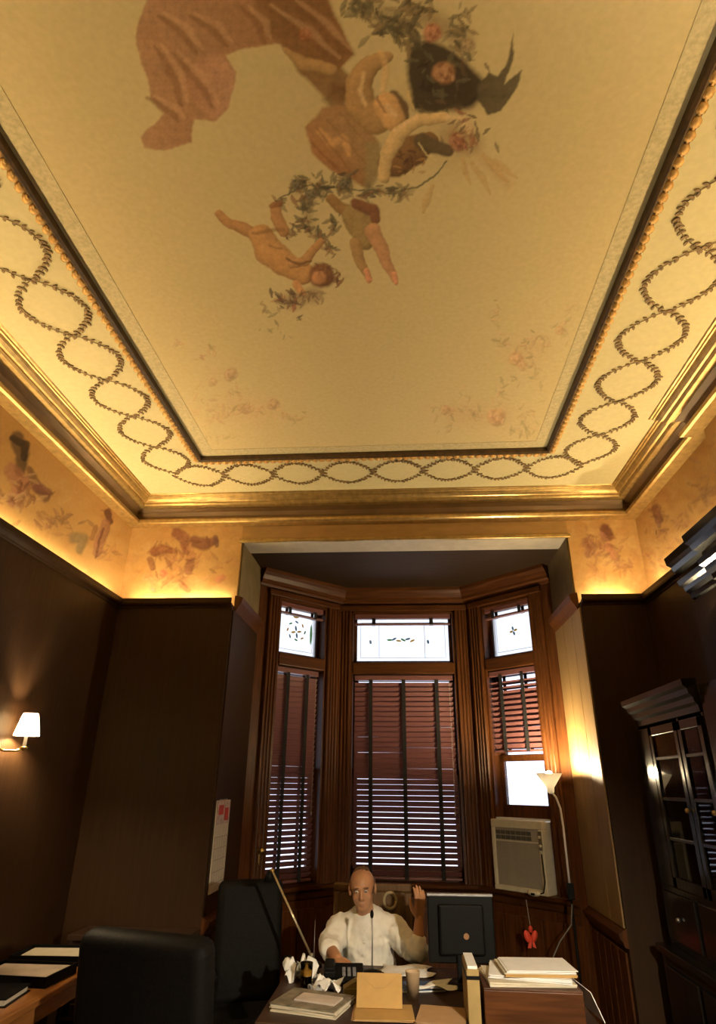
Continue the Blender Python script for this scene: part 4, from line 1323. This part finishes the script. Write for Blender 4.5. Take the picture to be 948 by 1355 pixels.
z = DTOP + 0.131
sheaf('document_folder', 'cream folder at the bottom of the paper pile on the file box', 'folder', (0.505, 3.31, z), 0.06, 0.36, 0.27, 0.014, cream_paper, 3, 1)
sheaf('paper_pile', 'grey white papers in the middle of the pile on the file box', 'papers', (0.52, 3.32, z + 0.0145), -0.16, 0.34, 0.25, 0.016, white_paper, 5, 2)
sheaf('document_folder', 'thick manila folder lying under the topmost white papers on the file box', 'folder', (0.545, 3.31, z + 0.031), 0.08, 0.30, 0.23, 0.014, cream_paper, 3, 3, edge=kraft)
sheaf('paper_pile', 'bright white papers topping the pile on the file box', 'papers', (0.55, 3.31, z + 0.0455), 0.05, 0.29, 0.225, 0.008, white_paper, 3, 4)
o = tag(bx(-0.055, 0.055, -0.10, 0.10, 0, 0.003).build('loose_sheet', white_paper, loc=(0.745, 3.26, z - 0.055), rot=(0.0, 1.15, 0.12)), 'white sheet slipping down the side of the file box', 'paper')

t = thing('card_folder_box', 'upright tan card folder box beside the wooden file box', 'box', (0.262, 3.29, DTOP), 0.0)
bx(-0.026, 0.026, -0.13, 0.12, 0, 0.19).build('case', mat('ochre_card', (0.34, 0.24, 0.09), 0.7), t, bevel=0.002)
bx(-0.0275, 0.0275, -0.132, 0.122, 0.155, 0.168).build('strap', black_plastic, t)
bx(-0.02, 0.02, -0.12, 0.11, 0.19, 0.20).build('paper_edge', white_paper, t)

# centre of the desk
t = thing('kraft_envelope', 'yellow brown kraft envelope propped up at the front of the desk', 'envelope', (-0.135, 3.29, DTOP + 0.012), 0.02)
e_ = MB().box(-0.10, 0.10, -0.004, 0.004, 0, 0.125).build('body', kraft, t, bevel=0.002)
e_.rotation_euler = (-0.42, 0, 0)
f_ = MB().prism([(-0.10, 0.124), (0.10, 0.124), (0.02, 0.07), (-0.02, 0.07)], 0.0045, 0.006, Matrix.Rotation(PI / 2, 4, 'X')).build('flap', kraft, t)
f_.rotation_euler = (-0.42, 0, 0)
sheaf('manila_folder', 'tan folder lying flat at the desk front under the kraft envelope', 'folder', (-0.12, 3.26, DTOP), 0.05, 0.25, 0.20, 0.011, kraft, 3, 8, edge=tan_paper)
sheaf('manila_folder', 'brown paper folder lying between the paper cup and card box', 'folder', (0.13, 3.26, DTOP), -0.12, 0.20, 0.22, 0.010, tan_paper, 4, 9)
tag(MB().lathe([(0.0, 0.002), (0.024, 0.002), (0.025, 0.0), (0.033, 0.105), (0.035, 0.108), (0.033, 0.110), (0.031, 0.105), (0.023, 0.006), (0.0, 0.006)], (0, 0, 0), 24).build('paper_cup', mat('cup_card', (0.50, 0.36, 0.22), 0.6), loc=(0.012, 3.47, DTOP), smooth=True), 'tan paper cup standing behind the kraft envelope', 'cup')
t = thing('tumbler', 'amber drink glass on the desk beside the white papers', 'glass', (-0.50, 3.60, DTOP))
MB().lathe([(0.0, 0.0), (0.026, 0.0), (0.031, 0.10), (0.029, 0.10), (0.025, 0.008), (0.0, 0.008)], n=24).build('glass', glass('tumbler_glass', (0.9, 0.88, 0.8)), t, smooth=True)
MB().lathe([(0.0, 0.009), (0.0245, 0.009), (0.028, 0.07), (0.0, 0.07)], n=24).build('drink', mat('amber_drink', (0.32, 0.17, 0.03), 0.15), t, smooth=True)

# telephone
t = thing('telephone', 'black desk telephone in the middle of the desk', 'telephone', (-0.33, 3.73, DTOP), 0.1)
MB().prism([(-0.10, 0.0), (0.10, 0.0), (0.10, 0.055), (-0.10, 0.025)], -0.10, 0.10, Matrix(((0, 0, 1, 0), (1, 0, 0, 0), (0, 1, 0, 0), (0, 0, 0, 1)))).build('body', black_plastic, t, bevel=0.006)
h_ = MB().box(-0.095, -0.045, -0.09, 0.09, 0.055, 0.075).box(-0.098, -0.042, -0.095, -0.05, 0.03, 0.06).box(-0.098, -0.042, 0.05, 0.095, 0.045, 0.06)
h_.build('handset', black_plastic, t, bevel=0.008)
kb = None
for i in range(3):
    for j in range(4):
        if kb is None:
            kb = bx(-0.008, 0.008, -0.006, 0.006, 0, 0.006).build('key', grey_plastic, t, loc=(0.0, -0.06, 0.036), rot=(0.15, 0, 0))
        else:
            copy_to(kb, t, loc=(i * 0.026, -0.06 + j * 0.024, 0.036 + j * 0.0036))
# slender stands
t = thing('desk_microphone', 'slender black stemmed desk stand with small head before the man', 'stand', (-0.195, 3.87, DTOP))
MB().lathe([(0.0, 0.0), (0.05, 0.0), (0.05, 0.012), (0.012, 0.022), (0.0, 0.022)], n=24).build('foot', black_plastic, t, smooth=True)
MB().tube([(0, 0, 0.02), (0, 0, 0.15), (-0.002, 0, 0.25)], 0.0035, 8).build('stem', steel, t, smooth=True)
MB().ball((-0.002, 0, 0.262), (0.010, 0.010, 0.020), 12, 8).build('head', black_plastic, t, smooth=True)
t = thing('spike_file', 'thin steel upright rod on a small foot beside the crumpled papers', 'spike file', (-0.50, 3.86, DTOP))
MB().lathe([(0.0, 0.0), (0.035, 0.0), (0.035, 0.006), (0.0, 0.01)], n=20).build('foot', black_plastic, t, smooth=True)
MB().cyl((0, 0, 0.008), (0, 0, 0.23), 0.003, 0.001, n=8).build('rod', steel, t, smooth=True)
# swing arm lamp
t = thing('swing_arm_lamp', 'brass swing arm lamp raised diagonally at the end of the desk', 'lamp', (-0.53, 3.97, DTOP))
MB().lathe([(0.0, 0.0), (0.06, 0.0), (0.06, 0.015), (0.015, 0.03), (0.0, 0.03)], n=28).build('weighted_base', black_plastic, t, smooth=True)
MB().cyl((0, 0, 0.02), (0, 0, 0.06), 0.010, n=12).build('pivot', steel, t, smooth=True)
for k in (-0.009, 0.009):
    MB().cyl((0.0, k, 0.05), (-0.245, k + 0.04, 0.435), 0.0042, n=8).build('arm_rod', mat('pale_brass', (0.60, 0.50, 0.32), 0.3, metal=0.8), t, smooth=True)
MB().ball((-0.247, 0.04, 0.437), 0.014, 12, 8).build('joint', brass, t, smooth=True)
MB().lathe([(0.008, 0.0), (0.016, -0.008), (0.034, -0.05), (0.035, -0.05), (0.018, -0.004), (0.010, 0.004)], (-0.262, 0.05, 0.432), 20).build('lamp_head', black_plastic, t, smooth=True)


# crumpled and curled papers
def curled(name, label, loc, rz, w, d, lift, m, seed, curl=1.0):
    r_ = random.Random(seed)
    n = 12
    vs, fs = [], []
    ph = [r_.uniform(0, 6) for _ in range(4)]
    top, bot = [], []
    for j in range(n + 1):
        for i in range(n + 1):
            a, b = i / n - 0.5, j / n - 0.5
            z_ = lift * (0.5 + 0.5 * math.sin(a * 7 * curl + ph[0]) * math.cos(b * 6 * curl + ph[1])) + 0.35 * lift * math.sin(a * 15 * curl + b * 11 + ph[2])
            top.append((a * w + 0.02 * math.sin(b * 9 + ph[3]), b * d, max(0.001, z_ + 0.003)))
    zmin = min(p_[2] for p_ in top)
    top = [(p_[0], p_[1], p_[2] - zmin + 0.0012) for p_ in top]
    bot = [(p_[0], p_[1], p_[2] - 0.001) for p_ in top]
    N = n + 1
    for j in range(n):
        for i in range(n):
            q = (j * N + i, j * N + i + 1, (j + 1) * N + i + 1, (j + 1) * N + i)
            fs.append(q)
            fs.append(tuple(N * N + k for k in reversed(q)))
    ring = [i for i in range(N)] + [j * N + n for j in range(1, N)] + [n * N + i for i in range(n - 1, -1, -1)] + [j * N for j in range(n - 1, 0, -1)]
    for k in range(len(ring)):
        a_, b_ = ring[k], ring[(k + 1) % len(ring)]
        fs.append((a_, b_, b_ + N * N, a_ + N * N))
    mm = MB()
    mm.add(top + bot, fs)
    o_ = mm.build(name, m, smooth=True, loc=loc, rot=(0, 0, rz))
    return tag(o_, label, 'paper')


curled('crumpled_paper', 'crumpled white paper standing behind the amber glass', (-0.55, 3.73, DTOP), 0.3, 0.14, 0.12, 0.075, white_paper, 3, 1.2)
curled('crumpled_paper', 'curled white paper beside the telephone at the lamp foot', (-0.40, 3.55, DTOP), -0.1, 0.13, 0.10, 0.05, white_paper, 5, 0.9)
curled('letter_sheet', 'large white sheet lying open in front of the man', (-0.02, 3.92, DTOP), 0.1, 0.26, 0.21, 0.012, white_paper, 8, 0.6)
curled('letter_sheet', 'white curled sheet lying below the monitor beside the blue folder', (0.10, 3.60, DTOP + 0.011), 0.35, 0.20, 0.09, 0.02, white_paper, 9, 0.6)
blue = mat('blue_card', (0.05, 0.09, 0.20), 0.5)
sheaf('blue_folder', 'dark blue folder on the desk below the monitor', 'folder', (0.05, 3.66, DTOP), 0.2, 0.20, 0.15, 0.010, blue, 3, 14, edge=white_paper)
# magazine pile at the near left of the desk
sheaf('magazine_pile', 'pile of dull magazines at the desk corner under a pale booklet', 'magazines', (-0.43, 3.33, DTOP), -0.28, 0.30, 0.24, 0.028, mat('dull_cover', (0.20, 0.17, 0.12), 0.55, vary=0.4, scale=25), 5, 15, edge=cream_paper)
sheaf('booklet', 'pale booklet lying on the pile of dull magazines', 'booklet', (-0.40, 3.31, DTOP + 0.0285), -0.30, 0.19, 0.10, 0.008, mat('pale_cover', (0.56, 0.48, 0.42), 0.6), 2, 16)
t = thing('desk_carton', 'small olive carton lying behind the magazines on the desk', 'carton', (-0.25, 3.50, DTOP), 0.2)
bx(-0.06, 0.06, -0.035, 0.035, 0, 0.035).build('box', mat('olive_card', (0.22, 0.17, 0.06), 0.6), t, bevel=0.002)
MB().prism([(-0.06, 0.035), (0.06, 0.035), (0.0, 0.065)], -0.03, 0.03, Matrix.Rotation(PI / 2, 4, 'X')).build('folded_flap', mat('olive_card', (0.22, 0.17, 0.06), 0.6), t)


# ------------------------------------------------------------------ man seated behind the desk
def remeshed(name, mb, voxel, material, parent, smooth=6, noise=0.0, nscale=0.12):
    o = mb.build(name, material, parent, world=True)
    rm = o.modifiers.new('skin_over', 'REMESH')
    rm.mode = 'VOXEL'
    rm.voxel_size = voxel
    rm.use_smooth_shade = True
    sm = o.modifiers.new('soften', 'SMOOTH')
    sm.factor = 0.5
    sm.iterations = smooth
    if noise:
        tx = bpy.data.textures.new('cloth_folds', 'CLOUDS')
        tx.noise_scale = nscale
        dm = o.modifiers.new('folds', 'DISPLACE')
        dm.texture = tx
        dm.strength = noise
        dm.mid_level = 0.5
        dm.texture_coords = 'GLOBAL'
    return o


def chain(m, pts, rads, n=14):
    """overlapping tapered limbs with round joints"""
    for i in range(len(pts)):
        m.ball(pts[i], rads[i], n, 9)
        if i:
            m.cyl(pts[i - 1], pts[i], rads[i - 1], rads[i], n)


def vadd(a, b, k=1.0):
    return tuple(x + y * k for x, y in zip(a, b))


man = thing('person', 'person in a white shirt seated behind the desk with one hand raised', 'person', (-0.25, 4.45, 0.013))
skin = mat('skin', (0.50, 0.25, 0.13), 0.5, vary=0.08, scale=20)
shirt_m = mat('white_cotton_shirt', (0.86, 0.83, 0.75), 0.85, vary=0.04, scale=30)
hair_m = mat('brown_grey_hair', (0.13, 0.065, 0.03), 0.7, vary=0.4, scale=120)
trouser_m = mat('dark_trousers', (0.02, 0.02, 0.025), 0.8)
HC = (-0.275, 4.27, 1.085)      # head centre
hm = Matrix.Rotation(0.16, 4, 'X') @ Matrix.Rotation(-0.08, 4, 'Y')


def hp(x, y, z):
    """head space: x right of viewer, -y towards the viewer, z up"""
    return tuple(hm @ Vector((x, y, z)) + Vector(HC))


b = MB()
b.ball(hp(0, 0.012, 0.028), (0.074, 0.092, 0.078), 20, 14, hm)       # skull
b.ball(hp(0, -0.022, -0.030), (0.060, 0.066, 0.072), 18, 12, hm)     # face
b.ball(hp(0, -0.052, -0.082), (0.034, 0.032, 0.026), 14, 10, hm)     # chin
b.ball(hp(0.032, -0.055, -0.028), (0.024, 0.022, 0.024), 12, 8, hm)  # cheeks
b.ball(hp(-0.032, -0.055, -0.028), (0.024, 0.022, 0.024), 12, 8, hm)
b.ball(hp(0, -0.070, 0.022), (0.048, 0.018, 0.011), 12, 8, hm)       # brow
chain(b, [hp(0, -0.082, 0.008), hp(0, -0.100, -0.022)], [0.009, 0.0125], 10)  # nose
b.ball(hp(0.010, -0.090, -0.026), 0.009, 8, 6)
b.ball(hp(-0.010, -0.090, -0.026), 0.009, 8, 6)
b.ball(hp(0, -0.082, -0.052), (0.023, 0.010, 0.006), 10, 6, hm)      # lips
b.ball(hp(0, -0.080, -0.062), (0.020, 0.011, 0.007), 10, 6, hm)
for sx in (-1, 1):
    b.ball(hp(0.076 * sx, 0.012, -0.006), (0.010, 0.020, 0.032), 10, 8, hm)   # ears
chain(b, [hp(0, 0.022, -0.05), (-0.262, 4.345, 0.955), (-0.255, 4.38, 0.90)], [0.052, 0.054, 0.062])
# trunk and legs
chain(b, [(-0.25, 4.40, 0.84), (-0.25, 4.43, 0.70), (-0.25, 4.47, 0.56)], [0.11, 0.125, 0.13])
for sx in (-1, 1):
    sh = (-0.25 + 0.165 * sx, 4.39, 0.865)
    chain(b, [(-0.25 + 0.06 * sx, 4.39, 0.86), sh], [0.07, 0.058])
    chain(b, [(-0.25 + 0.09 * sx, 4.46, 0.53), (-0.25 + 0.13 * sx, 4.10, 0.53), (-0.25 + 0.12 * sx, 4.16, 0.10), (-0.25 + 0.12 * sx, 4.04, 0.055)], [0.088, 0.062, 0.042, 0.032])
# his right arm rests on the desk edge, his left forearm is raised
chain(b, [(-0.415, 4.39, 0.865), (-0.455, 4.25, 0.80), (-0.44, 4.13, 0.80)], [0.055, 0.045, 0.040])
chain(b, [(-0.44, 4.13, 0.80), (-0.41, 4.05, 0.797), (-0.388, 4.00, 0.793)], [0.038, 0.032, 0.025])
chain(b, [(-0.085, 4.39, 0.865), (0.0, 4.28, 0.80), (0.045, 4.16, 0.80)], [0.055, 0.046, 0.040])
chain(b, [(0.045, 4.16, 0.80), (0.052, 4.16, 0.88), (0.056, 4.17, 0.955)], [0.038, 0.033, 0.024])


def hand(m, wrist, fwd, side, up, s=1.0, curl=0.5):
    """palm, four unequal bent fingers and a thumb; fwd = finger direction, side = towards the thumb"""
    F, S, U = (Vector(v).normalized() for v in (fwd, side, up))
    Wr = Vector(wrist)
    for k in range(4):
        o_ = (1.5 - k) * 0.0185
        chain(m, [tuple(Wr + S * o_ * 0.6 + F * 0.01), tuple(Wr + S * o_ + F * 0.085)], [0.0135, 0.0115], 8)
        L = (0.072, 0.082, 0.076, 0.058)[k]
        p0 = Wr + S * o_ + F * 0.085
        d1 = (F + U * curl * 0.35 + S * (1.5 - k) * 0.09).normalized()
        d2 = (F + U * curl * 1.1 + S * (1.5 - k) * 0.05).normalized()
        d3 = (F + U * curl * 1.9).normalized()
        p1 = p0 + d1 * L * 0.48
        p2 = p1 + d2 * L * 0.30
        p3 = p2 + d3 * L * 0.22
        chain(m, [tuple(p0), tuple(p1), tuple(p2), tuple(p3)], [0.0098, 0.0088, 0.0080, 0.0068], 8)
    q0 = Wr + S * 0.022 + F * 0.018
    q1 = Wr + S * 0.046 + F * 0.045 + U * 0.010
    q2 = Wr + S * 0.056 + F * 0.075 + U * 0.020
    q3 = Wr + S * 0.057 + F * 0.098 + U * 0.024
    chain(m, [tuple(q0), tuple(q1), tuple(q2), tuple(q3)], [0.015, 0.0125, 0.0100, 0.0078], 8)


hand(b, (0.057, 4.17, 0.958), (0.10, -0.05, 1), (-0.75, -0.6, 0.05), (-0.55, 0.8, 0), curl=0.5)
hand(b, (-0.385, 3.995, 0.790), (0.55, -1, -0.02), (0.9, 0.5, 0.0), (0, 0, -1), curl=0.18)
remeshed('body', b, 0.0045, skin, man, smooth=4)
# shirt
s_ = MB()
chain(s_, [(-0.25, 4.39, 0.875), (-0.25, 4.41, 0.78), (-0.25, 4.43, 0.68), (-0.25, 4.46, 0.58)], [0.125, 0.150, 0.165, 0.17], 20)
for sx in (-1, 1):
    chain(s_, [(-0.255 + 0.035 * sx, 4.375, 0.90), (-0.25 + 0.155 * sx, 4.385, 0.868)], [0.068, 0.075], 16)
chain(s_, [(-0.41, 4.385, 0.866), (-0.458, 4.25, 0.806), (-0.447, 4.14, 0.803)], [0.078, 0.068, 0.058], 16)
chain(s_, [(-0.09, 4.385, 0.866), (-0.004, 4.28, 0.806), (0.043, 4.165, 0.806), (0.048, 4.162, 0.845)], [0.078, 0.070, 0.060, 0.050], 16)
sh_o = remeshed('shirt', s_, 0.009, shirt_m, man, smooth=5, noise=0.035, nscale=0.07)
c_ = MB()
for sx in (-1, 1):
    M_ = Matrix.Translation((-0.262 + 0.035 * sx, 4.318, 0.935)) @ Matrix.Rotation(0.5 * sx, 4, 'Z') @ Matrix.Rotation(0.55, 4, 'X') @ Matrix.Rotation(0.25 * sx, 4, 'Y')
    c_.box(-0.034, 0.034, -0.004, 0.004, -0.022, 0.022, M_)
c_.build('collar', shirt_m, man, world=True, bevel=0.003)
for k in range(3):
    MB().cyl((-0.258, 4.262 - k * 0.012, 0.875 - k * 0.055), (-0.258, 4.256 - k * 0.012, 0.875 - k * 0.055), 0.006, n=10).build('button', white_enamel, man, world=True)
# hair: a fringe round the back and sides of a bald crown
hh = MB()
for sx in (-1, 1):
    hh.ball(hp(0.058 * sx, 0.030, 0.012), (0.022, 0.056, 0.044), 12, 8, hm)
hh.ball(hp(0, 0.070, 0.012), (0.062, 0.036, 0.058), 14, 10, hm)
hh.ball(hp(0, 0.030, 0.086), (0.050, 0.056, 0.024), 14, 8, hm)
remeshed('hair', hh, 0.005, hair_m, man, smooth=3, noise=0.01, nscale=0.012)
for sx in (-1, 1):
    eb = MB()
    eb.ball(hp(0.028 * sx, -0.0775, 0.008), (0.011, 0.008, 0.0065), 10, 6, hm)
    ey = eb.build('eye', mat('eye_white', (0.7, 0.66, 0.6), 0.2), man, world=True, smooth=True)
    MB().ball(hp(0.028 * sx, -0.0845, 0.007), 0.0042, 8, 6).build('iris', mat('eye_iris', (0.03, 0.02, 0.015), 0.2), man, world=True, smooth=True)
    MB().ball(hp(0.029 * sx, -0.084, 0.026), (0.018, 0.006, 0.0045), 10, 6, hm).build('eyebrow', hair_m, man, world=True, smooth=True)
tr = MB()
for sx in (-1, 1):
    chain(tr, [(-0.25 + 0.08 * sx, 4.46, 0.545), (-0.25 + 0.13 * sx, 4.10, 0.535), (-0.25 + 0.12 * sx, 4.16, 0.14)], [0.105, 0.076, 0.058], 14)
remeshed('trousers', tr, 0.014, trouser_m, man, smooth=4)
for sx in (-1, 1):
    shm = MB()
    chain(shm, [(-0.25 + 0.12 * sx, 4.18, 0.06), (-0.25 + 0.12 * sx, 4.05, 0.052)], [0.046, 0.038], 12)
    shm.build('shoe', black_gloss, man, world=True, smooth=True)

# his chair
t = thing('desk_chair', 'brown wooden armchair with carved ring on its back behind the man', 'chair', (-0.235, 4.60, 0.013))
cw = wood('chair_brown_wood', (0.10, 0.05, 0.015), (0.17, 0.09, 0.03), rough=0.35)
bx(-0.25, 0.25, -0.32, 0.10, 0.33, 0.37).build('seat', cw, t, bevel=0.012)
bx(-0.235, 0.235, 0.085, 0.115, 0.58, 1.03).build('back_panel', cw, t, bevel=0.01)
bx(-0.255, 0.255, 0.075, 0.125, 1.00, 1.05).build('top_rail', cw, t, bevel=0.012)
bx(-0.255, -0.215, 0.075, 0.125, 0.36, 1.0).build('back_post', cw, t, bevel=0.006)
bx(0.215, 0.255, 0.075, 0.125, 0.36, 1.0).build('back_post', cw, t, bevel=0.006)
rg = MB()
rg.tube([(0.115 + 0.040 * math.cos(q * PI / 8), 0.078, 0.955 + 0.045 * math.sin(q * PI / 8)) for q in range(17)], 0.010, 8)
rg.build('carved_ring', mat('pale_carving', (0.42, 0.34, 0.20), 0.5), t, smooth=True)
for sx in (-1, 1):
    for y in (-0.28, 0.09):
        MB().cyl((0.21 * sx, y, 0.0), (0.21 * sx, y, 0.34), 0.02, 0.024, n=10).build('leg', cw, t, smooth=True)

# ------------------------------------------------------------------ seating in front of the desk
t = thing('office_chair', 'black high backed leather office chair at the end of the desk', 'chair', (-0.90, 4.19, 0.013), -1.2)
bk = bx(-0.05, 0.05, -0.20, 0.20, 0.48, 1.10).build('backrest', leather, t, bevel=0.045)
bk.location = (-0.10, 0, 0)
bk.rotation_euler = (0, -0.10, 0)
bx(-0.22, 0.26, -0.235, 0.235, 0.40, 0.50).build('seat', leather, t, bevel=0.035)
for sy in (-1, 1):
    a_ = bx(-0.16, 0.18, 0.235 * sy - 0.03, 0.235 * sy + 0.03, 0.66, 0.70).build('armrest', leather, t, bevel=0.012)
    bx(-0.02, 0.03, 0.235 * sy - 0.014, 0.235 * sy + 0.014, 0.45, 0.66).build('arm_support', black_plastic, t)
MB().cyl((0, 0, 0.09), (0, 0, 0.41), 0.028, n=14).build('gas_column', black_plastic, t, smooth=True)
for k in range(5):
    q = 2 * PI * k / 5
    MB().cyl((0, 0, 0.11), (0.27 * math.cos(q), 0.27 * math.sin(q), 0.065), 0.024, 0.014, n=8).build('base_spoke', black_plastic, t, smooth=True)
    MB().cyl((0.27 * math.cos(q), 0.27 * math.sin(q) - 0.018, 0.028), (0.27 * math.cos(q), 0.27 * math.sin(q) + 0.018, 0.028), 0.028, n=12).build('caster', black_plastic, t, smooth=True)

t = thing('leather_armchair', 'black leather armchair standing between the side table and desk', 'armchair', (-1.02, 3.48, 0.013), 1.32)
b_ = bx(-0.07, 0.07, -0.32, 0.32, 0.30, 1.06).build('backrest', leather, t, bevel=0.06)
b_.location = (-0.27, 0, 0)
b_.rotation_euler = (0, -0.14, 0)
bx(-0.25, 0.32, -0.25, 0.25, 0.22, 0.44).build('seat_cushion', leather, t, bevel=0.05)
for sy in (-1, 1):
    bx(-0.30, 0.30, 0.29 * sy - 0.05, 0.29 * sy + 0.05, 0.15, 0.64).build('arm', leather, t, bevel=0.045)
    for x in (-0.25, 0.25):
        MB().cyl((x, 0.28 * sy, 0.0), (x, 0.28 * sy, 0.17), 0.016, 0.022, n=10).build('leg', black_wood, t, smooth=True)
MB().tube([(-0.315, -0.30, 0.15), (-0.335, -0.272, 0.45), (-0.395, -0.262, 0.85)], 0.006, 8).build('brass_edging', mat('dull_brass', (0.20, 0.15, 0.06), 0.4, metal=0.8), t, smooth=True)

# low bookshelf against the pier
t = thing('low_bookshelf', 'low dark wooden bookshelf against the wider pier', 'bookshelf', (-1.66, 4.35, 0.013))
for a_, nm in (((-0.36, 0.36, -0.14, 0.13, 0.78, 0.81), 'top_board'), ((-0.35, -0.325, -0.13, 0.13, 0, 0.78), 'side_board'), ((0.325, 0.35, -0.13, 0.13, 0, 0.78), 'side_board'),
               ((-0.325, 0.325, 0.12, 0.13, 0, 0.78), 'back_board'), ((-0.325, 0.325, -0.13, 0.12, 0.40, 0.42), 'shelf'), ((-0.325, 0.325, -0.13, 0.12, 0.05, 0.07), 'shelf')):
    bx(*a_).build(nm, desk_wood, t, bevel=0.003)
rnd2 = random.Random(3)
for row, z in ((0, 0.435), (1, 0.085)):
    x = -1.95
    k = 0
    while x < -1.40:
        th = rnd2.uniform(0.03, 0.05)
        ci = (0, 0, 1, 0, 2, 5)[k % 6]
        book((x + th, 4.24, z), th, 0.18, rnd2.uniform(0.22, 0.30), ci, '%s %s bound volume on the %s shelf of the low bookshelf' % ('slim' if th < 0.04 else 'thick', bkcols[ci][1], ('upper', 'lower')[row]), 'volumes in the low bookshelf', PI / 2)
        x += th + 0.003
        k += 1

# ------------------------------------------------------------------ side table along the left wall
t = thing('side_table', 'orange brown wooden table along the left wall carrying trays', 'table', (-1.93, 3.45, 0.013))
bx(-0.25, 0.25, -1.05, 0.72, 0.705, 0.737).build('table_top', table_wood, t, bevel=0.006)
bx(-0.22, 0.22, -1.0, 0.68, 0.63, 0.705).build('apron', table_wood, t)
for x in (-0.20, 0.20):
    for y in (-0.98, 0.66):
        MB().cyl((x, y, 0), (x, y, 0.64), 0.022, 0.032, n=10).build('leg', table_wood, t, smooth=True)


def tray(loc, rz, w, d, label, m2):
    o_ = thing('letter_tray', label, 'tray', loc, rz)
    bx(-w / 2, w / 2, -d / 2, d / 2, 0, 0.006).build('tray_floor', black_plastic, o_)
    for a_ in ((-w / 2, w / 2, d / 2 - 0.008, d / 2, 0.006, 0.045), (-w / 2, w / 2, -d / 2, -d / 2 + 0.008, 0.006, 0.045), (-w / 2, -w / 2 + 0.008, -d / 2, d / 2, 0.006, 0.045), (w / 2 - 0.008, w / 2, -d / 2, d / 2, 0.006, 0.045)):
        bx(*a_).build('tray_wall', black_plastic, o_)
    sheaf('paper_pile', 'papers lying in the %s' % label.replace('black letter ', ''), 'papers', (loc[0], loc[1], loc[2] + 0.0065), rz + 0.05, w - 0.05, d - 0.04, 0.028, m2, 4, int(loc[1] * 100))


TZ = 0.75
tray((-1.95, 3.98, TZ), 0.06, 0.40, 0.26, 'black letter tray at the bookshelf end of the side table', cream_paper)
tray((-1.925, 3.62, TZ), -0.05, 0.40, 0.28, 'black letter tray in the middle of the side table', mat('pale_cover', (0.56, 0.48, 0.42), 0.6))
sheaf('note_pad', 'pale note pad lying alone near the front of the side table', 'note pad', (-1.86, 3.02, TZ), 0.3, 0.22, 0.17, 0.022, cream_paper, 3, 31, edge=black_plastic)
t = thing('binder', 'black ring binder lying across the side table behind the note pad', 'binder', (-1.93, 3.30, TZ), 0.1)
bx(-0.16, 0.16, -0.12, 0.12, 0, 0.004).build('cover', black_plastic, t)
bx(-0.15, 0.15, -0.11, 0.11, 0.004, 0.026).build('paper_block', cream_paper, t)
bx(-0.16, 0.16, -0.12, 0.12, 0.026, 0.030).build('cover', black_plastic, t)
bx(-0.164, -0.158, -0.12, 0.12, 0, 0.030).build('spine', black_plastic, t)
